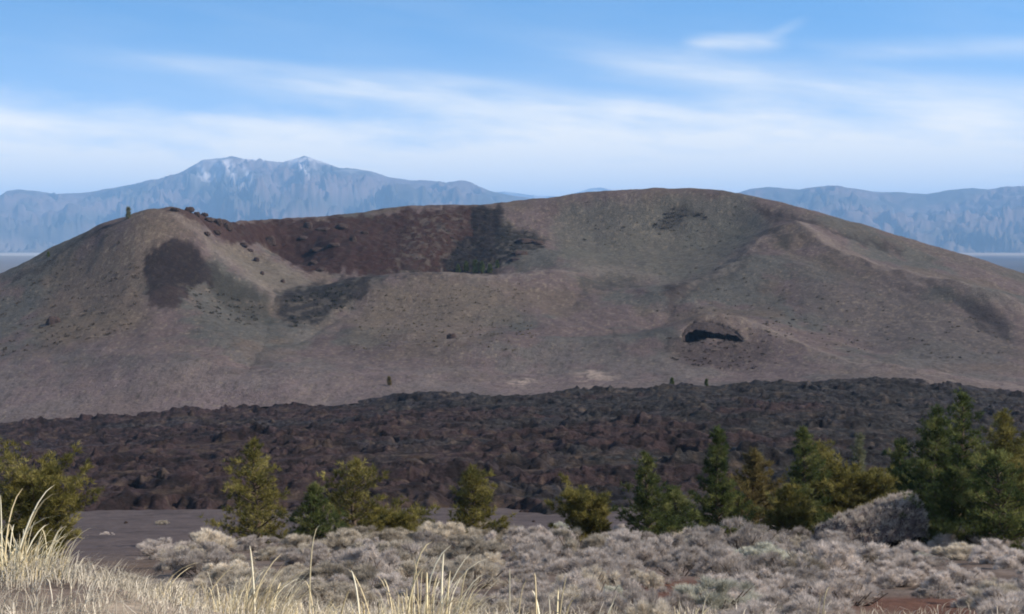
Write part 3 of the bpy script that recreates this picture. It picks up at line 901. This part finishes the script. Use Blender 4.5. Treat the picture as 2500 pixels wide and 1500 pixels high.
rim = [i * n_t for i in range(n_s)] + [(n_s - 1) * n_t + k for k in range(1, n_t)] + [i * n_t + n_t - 1 for i in range(n_s - 2, -1, -1)] + [k for k in range(n_t - 2, 0, -1)]
wallf = [(a, b_, b_ + m_, a + m_) for a, b_ in zip(rim, rim[1:] + rim[:1])]
me = mesh_from('rock_ledge', np.r_[top, bot], np.r_[gf, gf[:, ::-1] + m_, np.array(wallf)], M_cone, np.tile(A(82, 74, 73), (2 * m_, 1)))
tag(obj('rock_ledge', me), 'dark curved ledge roofing the black hollow in the small mound', 'rock ledge')

# tilted mound overgrown with low brush
n_u, n_v = 90, 60
uu, vv = np.meshgrid(np.linspace(-1, 1, n_u), np.linspace(-1, 1, n_v), indexing='ij')
pc = at(2118, 1330, 40.); gx0 = pc[0]; w2 = 132 / F * 40
xr = gx0 + uu * w2; yr = 40.3 + vv * 1.5 + .25 * uu
topz = np.interp(uu, [-1, -.8, 0, .75, .97, 1], [at(0, 1318, 40)[2], at(0, 1292, 40)[2], at(0, 1252, 40)[2], at(0, 1222, 40)[2], at(0, 1216, 40)[2], at(0, 1250, 40)[2]])
gr = relief(xr, yr) - .25
prof = np.clip(1 - np.abs(vv + .1) ** 2.6, 0, 1) ** .55 * smooth(-1, -.85, uu) ** .5 * (1 - smooth(.93, 1, uu))
zr = gr + (topz - gr) * prof
st = ridged(uu * 1.6 + .2 * vv, (zr * 2.2 - uu * .9), 4, .55)
zr = zr + prof * (.17 * (st - .55) + .10 * fbm(uu * 9, vv * 7, 3))
yr = yr - prof * .3 * (ridged(uu * 2.2, zr * 2.6 - uu, 3) - .5)
V = np.stack([xr, yr, zr], -1)
root = empty('brush_mound', (gx0, 40, pc[2]), 'low tilted mound overgrown with mauve-grey brush, rising between the pines', 'mound')
obj('earth', mesh_from('earth', (V - [gx0, 40, pc[2]]).reshape(-1, 3), grid_faces(n_u, n_v), M_soil, np.tile(A(104, 92, 90), (n_u * n_v, 1)), True), root)
r = np.random.default_rng(31)
iu, iv = r.integers(4, n_u - 2, 5200), r.integers(0, n_v - 1, 5200)
cl = fbm(uu[iu, iv] * 6, zr[iu, iv] * 5 - uu[iu, iv] * 4, 3)
kp = cl > -.3
cen = V[iu, iv][kp] - [gx0, 40, pc[2]] + r.normal(0, .02, (kp.sum(), 3))
vv_, ff_, ii_ = needles(cen, np.tile([.25, -.3, .8], (len(cen), 1)), 6, .13, .012, .5, r)
tc = np.array([(.52, .45, .40), (.37, .315, .285), (.58, .51, .42)])[r.integers(0, 3, len(cen))] * (1 + .5 * cl[kp][:, None])
obj('foliage', mesh_from('foliage', vv_, ff_, M_twig, tc[ii_]), root)

# ------------------------------------------------------------------ brush
def shrub_meshes(seed, tones, spiky=.5, n=3200):
    """dome of fine twigs, unit radius; returns (foliage, stems)"""
    r = np.random.default_rng(seed)
    lobes = [(r.normal(0, .40), r.normal(0, .40), r.uniform(.10, .34), r.uniform(.38, .58)) for _ in range(6)] + [(0, 0, .26, .62)]
    cent = []; ax = []; plume = []
    npl = 58
    for q_ in range(npl):
        lx, ly, lz, lr = lobes[r.integers(len(lobes))]
        v = r.normal(0, 1, 3); v /= np.linalg.norm(v); v[2] = abs(v[2]) * 1.2 - .1; v /= np.linalg.norm(v)
        c_ = np.array([lx, ly, lz]) + v * lr * r.uniform(.85, 1.)
        c_[2] = max(c_[2], .06)
        g = unit(np.array([v[0], v[1], v[2] + spiky])); pr = r.uniform(.09, .17)
        m = n // npl
        w_ = unit(r.normal(0, 1, (m, 3)) + g * .9)
        cent.append(c_ + w_ * pr * r.uniform(.2, 1., (m, 1)) - g * pr * .6); ax.append(unit(w_ * .55 + g * 1.0 + np.array([0, 0, .35]))); plume += [q_] * m
    cent = np.concatenate(cent); ax = np.concatenate(ax); plume = np.array(plume)
    cent[:, 2] = np.maximum(cent[:, 2], .02)
    V, Fc, idx = needles(cent, ax, 5, .15, .0105, .42, r)
    ptone = r.random(npl)[plume]
    T = np.array(tones)
    bl = fbm(cent[:, 0] * 2.5 + seed, cent[:, 1] * 2.5 + cent[:, 2] * 2, 2)
    tc = T[0] + (T[1] - T[0]) * smooth(-.5, .6, bl * .5 + 1.2 * (ptone - .5))[:, None]
    tc *= r.uniform(.7, 1.2, (len(cent), 1))
    fol = mesh_from('brush', V, Fc, M_twig, tc[idx])
    wood = []
    for _ in range(26):
        a = r.random() * 6.283; L = r.uniform(.5, .85)
        e = np.array([math.cos(a) * L, math.sin(a) * L, r.uniform(.25, .7)])
        s = np.linspace(0, 1, 4)[:, None]
        wood.append(tube(s * e * [1, 1, .4] + s ** 2 * e * [0, 0, .6] + r.normal(0, .03, (4, 3)) * s, np.linspace(.025, .008, 4), 4))
    wv, wf = join(wood)
    return fol, mesh_from('stems', wv, wf, M_bark)


KINDS = {
    'cream': ((.64, .57, .47), (.46, .41, .335)),
    'grey': ((.56, .50, .455), (.35, .31, .28)),
    'straw': ((.50, .445, .365), (.35, .31, .255)),
    'silver': ((.54, .53, .45), (.39, .385, .32)),
}
protos = {k: [shrub_meshes(200 + 10 * i + j, KINDS[k], spiky=(.35, .8, .55)[j]) for j in range(3)] for i, k in enumerate(KINDS)}
WORDS = {'cream': 'pale cream', 'grey': 'mauve-grey', 'straw': 'straw-coloured', 'silver': 'silvery green-grey'}


def shrub(px, dep, width, kind, label, group, sc_h=1., v=None):
    x = (px - 1250) / F * dep
    fol, st = protos[kind][int(rng.integers(3)) if v is None else v]
    root = empty('sagebrush', (x, dep, gz(x, dep) - .05), label, 'shrub', group)
    s = width / 2 / .82
    root.scale = (s * rng.uniform(.9, 1.12), s, s * sc_h * rng.uniform(.78, 1.02)); root.rotation_euler = (0, 0, rng.random() * 6.28)
    obj('foliage', fol, root); obj('stem', st, root)
    return root


# named shrubs that stand out in the picture
STAND = [(1700, 33, 1.15, 'cream', 1.05, 'brightest cream-coloured shrub, a double dome in front of the dark green pines'),
         (1575, 34, .9, 'silver', .95, 'pale silvery dome in front of the narrow pointed green pine'),
         (1810, 36, 1.9, 'grey', 1.0, 'broad smooth mauve-grey dome below the brownish-olive broad pine'),
         (1895, 33, .7, 'silver', 1.1, 'small silvery-green shrub at the foot of the short yellow pine'),
         (1345, 42, 1.3, 'grey', 1.1, 'dark twiggy grey shrub left of the rounded yellow pine bush'),
         (2060, 32, 1.3, 'grey', 1.0, 'mauve-grey peaked shrub in front of the low end of the tilted mound'),
         (505, 38, 1.7, 'cream', .85, 'wide cream dome at the foot of the lone slender pine, beside the bare cinder patch'),
         (375, 36, 1.0, 'grey', 1.0, 'round grey shrub standing out on the bare cinder patch, furthest left of the dense brush'),
         (755, 33, .9, 'cream', 1.0, 'pale straw-tipped shrub in front of the small green-olive pine'),
         (1590, 17, .45, 'cream', 1.1, 'small cream shrub on the left rim of the reddish bare patch'),
         (2350, 33, 1.3, 'cream', .8, 'cream-topped shrub under the low broad green pine'),
         (2260, 34, .5, 'silver', 1.0, 'tiny silvery shrub between the tilted mound and the dark pines'),
         (385, 86, .8, 'straw', .7, 'tiny dry shrub alone on the bare cinder patch near the lava edge'),
         (250, 62, .5, 'grey', .7, 'tiny grey shrub low on the bare cinder patch beside the left pine'),
         (1180, 40, .75, 'cream', .8, 'small arched cream shrub at the foot of the lone medium pine')]
for (px, dep, w, kd, sh, lab) in STAND:
    shrub(px, dep, w, kd, lab, None, sh)

taken = [((px - 1250) / F * dp_, dp_, w) for (px, dp_, w, *_r) in STAND]
rows = [(7.0, .36), (8.2, .42), (9.4, .48), (10.8, .55), (12.5, .6), (15, .7), (18, .8), (22, .95), (27, 1.1), (33, 1.25), (40, 1.3), (44, 1.35), (49, 1.4)]
for dep0, w0 in rows:
    span = 2560 / F * dep0
    step = w0 * .88
    x = -span / 2 - .2
    while x < span / 2 + .3:
        x += step * rng.uniform(.75, 1.3)
        dep = dep0 * rng.uniform(.93, 1.07); w = w0 * rng.choice([.5, .7, .9, 1.05, 1.2])
        px = 1250 + F * x / dep
        # bare ground: the cinder patch at the left, the two reddish patches
        lim = np.interp(dep, [7, 14, 20, 28, 36, 50], [420, 300, 340, 380, 430, 560])
        if px < lim + rng.uniform(-40, 60): continue
        if 2020 < px < 2460 and dep < 11.8: continue
        if dep < 9.8 and px < 1150: continue
        if 1590 < px < 1760 and 12.5 < dep < 19: continue
        if 1970 < px < 2260 and dep > 37.5: continue
        if dep > 43 and (px < 720 or 1220 < px < 1380): continue
        if dep > 36 and (430 < px < 540 or 1230 < px < 1340): continue
        if any((x - a) ** 2 + (dep - b_) ** 2 < (.42 * (w + c_)) ** 2 for a, b_, c_ in taken): continue
        taken.append((x, dep, w))
        q = rng.random()
        warm = px < 1250
        kd = ('cream' if q < .34 else 'straw' if q < .68 else 'grey') if warm else ('grey' if q < .74 else 'cream' if q < .84 else 'straw' if q < .94 else 'silver')
        if dep < 20: zone = 'near the dry grass'
        elif dep < 30: zone = 'amid the brush'
        else: zone = 'far back in the brush'
        side = 'left of the lone medium pine' if px < 1100 else 'below the narrow green pine' if px < 1700 else 'below the right-hand pines'
        lab = '%s sagebrush mound %s, %s' % (WORDS[kd], zone, side)
        shrub(px, dep, w, kd, lab, lab.replace('sagebrush mound', 'sagebrush mounds'), rng.uniform(.8, 1.05))

# low scrub on the hill, uncountable specks
r = np.random.default_rng(77)
cent = []; tint = []
def scrub(poly, n, lo, size, tone):
    P = np.array(poly, float)
    a0, a1 = P.min(0), P.max(0); k = 0
    while k < n:
        q = r.uniform(a0, a1)
        k += 1
        if poly_mask(np.array([q[0]]), np.array([q[1]]), poly, 3)[0] < .5: continue
        a, b_ = sight(q[0], q[1])
        dd = np.linspace(lo, 600, 260); g = relief(a * dd, dd)
        h = np.where(b_ * dd < g)[0]
        if not len(h): continue
        p = np.array([a * dd[h[0]], dd[h[0]], 0]); p[2] = cz(p[0], p[1]) + .05
        s = size * r.uniform(.5, 1.4)
        for _ in range(5):
            cent.append(np.r_[p + r.normal(0, .35, 3) * [s, s, .25 * s], s]); tint.append(np.array(tone) * r.uniform(.7, 1.3))
scrub([(690, 730), (880, 690), (860, 760), (720, 790)], 108, 380, 0.99, (.035, .036, .028))
scrub([(30, 680), (300, 560), (300, 620), (60, 720)], 144, 380, 0.88, (.05, .045, .038))
scrub([(0, 700), (340, 640), (340, 820), (0, 880)], 270, 330, 0.88, (.07, .058, .046))
scrub([(450, 690), (640, 740), (620, 790), (480, 770)], 126, 330, 0.88, (.06, .055, .045))
scrub([(860, 700), (1300, 690), (1300, 880), (860, 850)], 306, 320, 0.66, (.10, .085, .062))
scrub([(1600, 640), (2450, 760), (2450, 880), (1900, 860), (1600, 760)], 306, 320, 0.77, (.07, .062, .052))
scrub([(1630, 830), (1880, 830), (1900, 900), (1640, 900)], 126, 310, 0.66, (.05, .04, .036))
scrub([(1400, 490), (1850, 490), (1800, 620), (1420, 600)], 198, 460, 0.77, (.07, .068, .056))
scrub([(1640, 505), (1715, 510), (1730, 540), (1680, 530), (1620, 565), (1590, 560)], 234, 460, 0.99, (.045, .04, .035))
scrub([(1080, 540), (1320, 570), (1240, 650), (1090, 655)], 162, 458, 0.99, (.04, .04, .04))
scrub([(1000, 520), (1140, 520), (1080, 640), (900, 650)], 162, 456, 0.77, (.085, .06, .052))
cent = np.array(cent); tint = np.array(tint)
V, Fc, idx = needles(cent[:, :3], np.tile([0, 0, .6], (len(cent), 1)), 7, 1., .35, .8, r)
ctr = cent[idx, :3]
V = ctr + (V - ctr) * (cent[idx, 3:4] * .55)
o = obj('scrub', mesh_from('scrub', V, Fc, M_twig, tint[idx]))
tag(o, 'low dark scrub dotted over the slopes of the cinder cone', 'scrub', kind='stuff')

# ------------------------------------------------------------------ dry grass
def blades(base, tip, width, bend, r, seg=6):
    """tapering three-sided stalks, arrays of base and tip"""
    N = len(base)
    s = np.linspace(0, 1, seg)
    mid = tip - base
    ex_ = r.uniform(1.2, 2.8, N); zx_ = r.uniform(1.1, 1.9, N); dr_ = np.where(r.random(N) < .35, r.uniform(.05, .3, N), 0.)
    if bend is not None: dr_[:bend] = 0
    hor = unit(np.c_[mid[:, :2], np.zeros(N)] + r.normal(0, .02, (N, 3)))
    side = np.cross(hor, [0, 0, 1.])
    rings = []
    for t_ in s:
        p = base + mid * [1, 1, 0] * (t_ ** ex_)[:, None]
        p = p + mid * [0, 0, 1] * ((1 - (1 - t_) ** zx_) * (1 - dr_ * t_ ** 4))[:, None]
        w = width[:, None] * ((1 - t_) ** .4 * .8 + .2)
        rings.append(np.stack([p - side * w * .5, p + side * w * .5, p + hor * w * .5], 1))
    V = np.stack(rings, 1)        # N, seg, 3, 3
    i = np.arange(N * seg * 3).reshape(N, seg, 3)
    Fc = []
    for a in range(3):
        b_ = (a + 1) % 3
        Fc.append(np.stack([i[:, :-1, a], i[:, :-1, b_], i[:, 1:, b_], i[:, 1:, a]], -1).reshape(-1, 4))
    return V.reshape(-1, 3), np.concatenate(Fc), np.repeat(np.arange(N), seg * 3)


GT = np.array([(.80, .70, .46), (.66, .56, .36), (.84, .78, .60)])


def grass_tuft(px, dep, label, n, height, spread, leanx, seed, tall=(), wmul=1.):
    r = np.random.default_rng(seed); n = int(n * 2.6)
    x = (px - 1250) / F * dep; g = gz(x, dep) - .03
    a = r.random(n) * 6.283; rr = spread * .4 * np.sqrt(r.random(n))
    base = np.c_[np.cos(a) * rr, np.sin(a) * rr * .8, np.zeros(n)]
    h = height * r.uniform(.35, 1.0, n)
    tip = base + np.c_[np.cos(a) * h * .38 + leanx * h + r.normal(0, .1, n) * h, np.sin(a) * h * .3 + r.normal(0, .08, n) * h, h]
    n = n; w = r.uniform(.003, .0062, n) * wmul
    if len(tall):
        T = np.array(tall, float)      # (base px, tip px, tip py, width)
        bt = np.c_[(T[:, 0] - px) / F * dep, r.normal(0, .04, len(T)), np.zeros(len(T))]
        tp = np.array([at(q[1], q[2], dep) for q in T]) - np.array([x, dep, g])
        tp[:, 1] = r.normal(0, .05, len(T))
        base = np.r_[bt, base]; tip = np.r_[tp, tip]; w = np.r_[T[:, 3] * 1.25, w]
    V, Fc, idx = blades(base, tip, w, len(tall), r, 8)
    tc = GT[r.integers(0, 3, len(base))] * r.uniform(.8, 1.15, (len(base), 1))
    o = obj('grass_tuft', mesh_from('grass_tuft', V, Fc, M_grass, tc[idx]))
    o.location = (x, dep, g)
    return tag(o, label, 'grass', 'dry bunchgrass tufts in the foreground')


grass_tuft(45, 5.7, 'tallest dry straw grass tuft, leaning over at the left edge in front of the pine', 75, .26, .46, .10, 1,
           tall=[(10, 165, 1195, .012), (30, 118, 1192, .011), (20, 160, 1250, .012), (5, 60, 1190, .009), (60, 165, 1310, .010), (40, 110, 1285, .010), (0, 10, 1205, .009), (-10, 25, 1290, .012),
                 (30, 95, 1330, .012), (55, 130, 1380, .011), (-5, 45, 1330, .012), (70, 190, 1340, .006), (80, 150, 1400, .01), (-25, 20, 1240, .012), (15, 75, 1300, .010), (-20, 55, 1260, .012)])
grass_tuft(400, 5.9, 'sparse straw tuft with one long stalk arching right, left of the denser clump', 26, .13, .3, .1, 2,
           tall=[(388, 520, 1362, .011), (390, 470, 1390, .007), (440, 440, 1455, .008), (450, 460, 1470, .007), (485, 590, 1372, .009)])
grass_tuft(600, 5.9, 'dense straw tuft with upright and leaning stalks left of the single tall stem', 62, .25, .5, .26, 3,
           tall=[(612, 616, 1325, .009), (600, 680, 1362, .010), (570, 660, 1385, .009), (640, 760, 1395, .009), (640, 700, 1420, .009), (590, 640, 1400, .010), (660, 680, 1430, .008), (560, 600, 1430, .010), (650, 745, 1410, .007)])
grass_tuft(750, 6.0, 'tuft with one tall nearly straight stem ending in front of the small green-olive pine', 40, .13, .3, .1, 4,
           tall=[(752, 780, 1283, .010), (760, 740, 1420, .006), (880, 850, 1390, .008), (820, 860, 1430, .008)])
grass_tuft(900, 6.1, 'short sparse straw tuft between the straight-stemmed tuft and the tall fan of stalks', 60, .13, .5, .0, 5,
           tall=[(905, 845, 1398, .008), (925, 930, 1450, .012), (880, 890, 1455, .008)])
grass_tuft(1050, 6.0, 'wide fan of tall straw stalks in the middle foreground', 60, .26, .5, .16, 6,
           tall=[(1000, 1055, 1332, .010), (1035, 1100, 1338, .010), (1060, 1150, 1365, .009), (1090, 1205, 1362, .009), (1020, 1012, 1365, .008), (1075, 1085, 1345, .009), (1110, 1190, 1400, .008),
                 (990, 1040, 1370, .009), (1120, 1140, 1395, .010), (1085, 1100, 1390, .009), (1100, 1180, 1410, .008), (1040, 1045, 1385, .01)])
grass_tuft(1260, 6.2, 'small open straw tuft right of the tall fan, four spreading stalks', 30, .12, .3, .05, 7,
           tall=[(1245, 1245, 1390, .009), (1265, 1285, 1410, .009), (1310, 1305, 1395, .008), (1320, 1300, 1445, .010), (1345, 1340, 1455, .009)])
grass_tuft(1370, 6.2, 'straw tuft forking low beside the greenish weed', 30, .11, .25, .1, 8,
           tall=[(1365, 1385, 1402, .008), (1380, 1415, 1440, .009), (1360, 1365, 1445, .009)])
grass_tuft(1490, 6.3, 'single bent straw stalk with a few short blades near the middle of the bottom edge', 18, .09, .2, .1, 9,
           tall=[(1485, 1505, 1445, .008), (1475, 1500, 1470, .006)])
grass_tuft(1690, 6.5, 'thin straw stalks in front of the reddish bare patch', 26, .12, .3, .1, 10,
           tall=[(1715, 1738, 1432, .008), (1690, 1705, 1478, .012)])
grass_tuft(2020, 6.5, 'thin pale straw stalks at the edge of the red soil strip', 22, .11, .3, .1, 11,
           tall=[(2020, 2032, 1442, .008), (1998, 2006, 1450, .006)])

# low grass carpet at the viewer's feet
r = np.random.default_rng(8)
n = 42000
dep = r.uniform(3.7, 10.5, n); pxs = r.uniform(-80, 2580, n)
keep = r.random(n) < np.interp(pxs, [0, 350, 520, 1300, 1700, 2500], [1., 1., .5, .35, .12, .10]) * np.where(dep > 8, np.interp(pxs, [0, 420, 520], [1, .8, .3]), 1)
dep, pxs = dep[keep], pxs[keep]
x = (pxs - 1250) / F * dep
patch = fbm(x / .5, dep / .5, 2) > -.45
x, dep = x[patch], dep[patch]
base = np.c_[x, dep, relief(x, dep) - .01]
h = r.uniform(.05, .17, len(x)) * np.interp(x, [-2.5, -1, 1], [1.0, .8, .7])
tip = base + np.c_[r.normal(.25, .4, len(x)) * h, r.normal(0, .3, len(x)) * h, h]
V, Fc, idx = blades(base, tip, r.uniform(.003, .006, len(x)), None, r, 4)
GC = np.array([(.62, .56, .45), (.47, .42, .34), (.68, .62, .52)])
tc = GC[r.integers(0, 3, len(x))] * r.uniform(.75, 1.15, (len(x), 1))
o = obj('grass', mesh_from('grass', V, Fc, M_grass, tc[idx]))
tag(o, 'short pale dry grass covering the near ground', 'grass', kind='stuff')

# ------------------------------------------------------------------ haze
hx, hy0, hy1, hz0, hz1 = 45000, -3000, 62000, -320, 880
V = np.array([(sx * hx, yy, zz) for zz in (hz0, hz1) for yy in (hy0, hy1) for sx in (-1, 1)])
Fc = [(0, 2, 3, 1), (4, 5, 7, 6), (0, 1, 5, 4), (2, 6, 7, 3), (0, 4, 6, 2), (1, 3, 7, 5)]
hm_ = bpy.data.materials.new('haze'); hm_.use_nodes = True
nt = hm_.node_tree; nt.nodes.clear()
out = nt.nodes.new('ShaderNodeOutputMaterial'); pv = nt.nodes.new('ShaderNodeVolumePrincipled')
pv.inputs['Color'].default_value = (.32, .60, 1, 1)
pv.inputs['Density'].default_value = 7.0e-5
pv.inputs['Anisotropy'].default_value = .0
nt.links.new(pv.outputs[0], out.inputs['Volume'])
o = obj('haze', mesh_from('haze', V, Fc, hm_))
tag(o, 'thin blue air between the viewer and the far ranges', 'haze', kind='stuff')

# ------------------------------------------------------------------ light and sky
SUN_EL, SUN_AZ = R(34), R(104)      # azimuth clockwise from +Y (the view)
sd = Vector((math.sin(SUN_AZ) * math.cos(SUN_EL), math.cos(SUN_AZ) * math.cos(SUN_EL), math.sin(SUN_EL)))
L = bpy.data.lights.new('sun', 'SUN'); L.energy = 3.5; L.angle = R(.53); L.color = (1, .89, .76)
lo = bpy.data.objects.new('sun', L); COL.objects.link(lo)
lo.rotation_euler = sd.to_track_quat('Z', 'Y').to_euler()

w = bpy.data.worlds.new('World'); scene.world = w; w.use_nodes = True
T = w.node_tree
bg = T.nodes['Background']
def N(t, **kw):
    x = T.nodes.new(t)
    for k, v in kw.items(): setattr(x, k, v)
    return x
def K(op, a, b=None, c=None, clamp=False):
    x = N('ShaderNodeMath', operation=op); x.use_clamp = clamp
    for i, v in enumerate((a, b, c)):
        if v is None: continue
        if hasattr(v, 'links'): T.links.new(v, x.inputs[i])
        else: x.inputs[i].default_value = v
    return x.outputs[0]
tc = N('ShaderNodeTexCoord').outputs['Generated']
sep = N('ShaderNodeSeparateXYZ'); T.links.new(tc, sep.inputs[0])
AZ = K('ARCTAN2', sep.outputs[0], sep.outputs[1])
EL = K('ARCSINE', sep.outputs[2])
# sky looked up a little higher than the sight line: thin, dry high-desert air
cmb = N('ShaderNodeCombineXYZ')
T.links.new(sep.outputs[0], cmb.inputs[0]); T.links.new(sep.outputs[1], cmb.inputs[1])
T.links.new(K('ADD', K('MULTIPLY', sep.outputs[2], 3.2), .16), cmb.inputs[2])
nrm = N('ShaderNodeVectorMath', operation='NORMALIZE'); T.links.new(cmb.outputs[0], nrm.inputs[0])
sky = N('ShaderNodeTexSky', sky_type='NISHITA'); sky.sun_disc = False
sky.sun_elevation = SUN_EL; sky.sun_rotation = SUN_AZ; sky.altitude = 1800; sky.air_density = 1.0; sky.dust_density = .6; sky.ozone_density = 1.5
T.links.new(nrm.outputs[0], sky.inputs['Vector'])


def cloud_noise(sx, sy, scale, detail, rough, off=0., tilt=0.):
    c = N('ShaderNodeCombineXYZ')
    T.links.new(K('MULTIPLY', AZ, sx), c.inputs[0])
    T.links.new(K('MULTIPLY', K('ADD', EL, K('MULTIPLY', AZ, tilt)), sy), c.inputs[1])
    c.inputs[2].default_value = off
    n = N('ShaderNodeTexNoise'); n.inputs['Scale'].default_value = scale; n.inputs['Detail'].default_value = detail; n.inputs['Roughness'].default_value = rough
    T.links.new(c.outputs[0], n.inputs['Vector'])
    return n.outputs['Fac']


def rng_map(v, a, b, c=0., e=1.):
    x = N('ShaderNodeMapRange', interpolation_type='SMOOTHSTEP'); T.links.new(v, x.inputs[0])
    for i, q in enumerate((a, b, c, e)): x.inputs[1 + i].default_value = q
    return x.outputs[0]


def streak(px0, py0, px1, py1, half, fade):
    """soft cloud band between two sky directions"""
    a0 = math.atan((px0 - 1250) / F); a1 = math.atan((px1 - 1250) / F)
    e0 = (585 - py0) / F; e1 = (585 - py1) / F
    mid = K('ADD', K('MULTIPLY', K('SUBTRACT', AZ, a0), (e1 - e0) / (a1 - a0)), e0)
    q = K('DIVIDE', K('ABSOLUTE', K('SUBTRACT', EL, mid)), half / F)
    v = rng_map(q, 0, 1, 1, 0)
    return K('MULTIPLY', v, K('MULTIPLY', rng_map(AZ, a0 - fade / F, a0 + fade / F), rng_map(AZ, a1 - fade / F, a1 + fade / F, 1, 0)))


wisp = rng_map(cloud_noise(3.0, 18, 2.4, 5, .52, .0, .12), .3, .7)
fine = rng_map(cloud_noise(5, 34, 3., 4, .5, 4., .10), .3, .7, .72, 1.)
# veil below ~5 degrees
edge = K('ADD', EL, K('MULTIPLY', K('SUBTRACT', cloud_noise(3., 10, 2.6, 7, .6, 9.), .5), .075))
veil = rng_map(edge, .102, .055, 0, .97)
bands = [(640, 205, 1650, 290, 66, 220, .6), (1560, 165, 2700, 300, 80, 420, .7), (1150, 270, 2700, 330, 70, 300, .6), (-300, 300, 560, 330, 48, 160, .6), (380, 310, 1500, 330, 36, 200, .55),
         (1690, 118, 1890, 122, 34, 45, .8), (1880, 100, 1950, 74, 22, 30, .3), (300, 165, 1200, 205, 34, 250, .3), (2000, 140, 2700, 150, 40, 200, .3)]
tot = veil
for (a, b_, c, e, hf, fd, k) in bands:
    s = K('MULTIPLY', streak(a, b_, c, e, hf, fd), K('MULTIPLY', K('ADD', K('MULTIPLY', wisp, .65), .35), k))
    tot = K('SUBTRACT', 1., K('MULTIPLY', K('SUBTRACT', 1., tot), K('SUBTRACT', 1., s, clamp=True)))
tot = K('MULTIPLY', tot, fine)
tot = K('ADD', tot, K('ADD', K('MULTIPLY', wisp, .05), rng_map(EL, .17, .05, 0, .22)), clamp=True)
# thin cirrus added across the unseen upper dome to whiten the fill light
over = K('MULTIPLY', rng_map(EL, .22, .6), K('ADD', K('MULTIPLY', wisp, .25), .35))

mx = N('ShaderNodeMix', data_type='RGBA')
T.links.new(tot, mx.inputs[0]); tint = N('ShaderNodeMix', data_type='RGBA', blend_type='MULTIPLY'); tint.inputs[0].default_value = 1
T.links.new(sky.outputs[0], tint.inputs[6]); tint.inputs[7].default_value = (.76, 1.23, 1.33, 1)
T.links.new(tint.outputs[2], mx.inputs[6]); mx.inputs[7].default_value = (5.3, 5.0, 4.35, 1)
mx2 = N('ShaderNodeMix', data_type='RGBA'); T.links.new(over, mx2.inputs[0]); T.links.new(mx.outputs[2], mx2.inputs[6]); mx2.inputs[7].default_value = (2.3, 2.1, 1.9, 1)
T.links.new(mx2.outputs[2], bg.inputs['Color'])
bg.inputs['Strength'].default_value = .112

# ------------------------------------------------------------------ render settings
scene.view_settings.view_transform = 'Standard'; scene.view_settings.look = 'None'
scene.view_settings.exposure = 1.15; scene.view_settings.gamma = 1
cy = scene.cycles
cy.use_denoising = True; cy.denoiser = 'OPENIMAGEDENOISE'
cy.max_bounces = 5; cy.diffuse_bounces = 3; cy.volume_bounces = 1; cy.transparent_max_bounces = 4
cy.pixel_filter_type = 'BLACKMAN_HARRIS'; cy.filter_width = 1.9
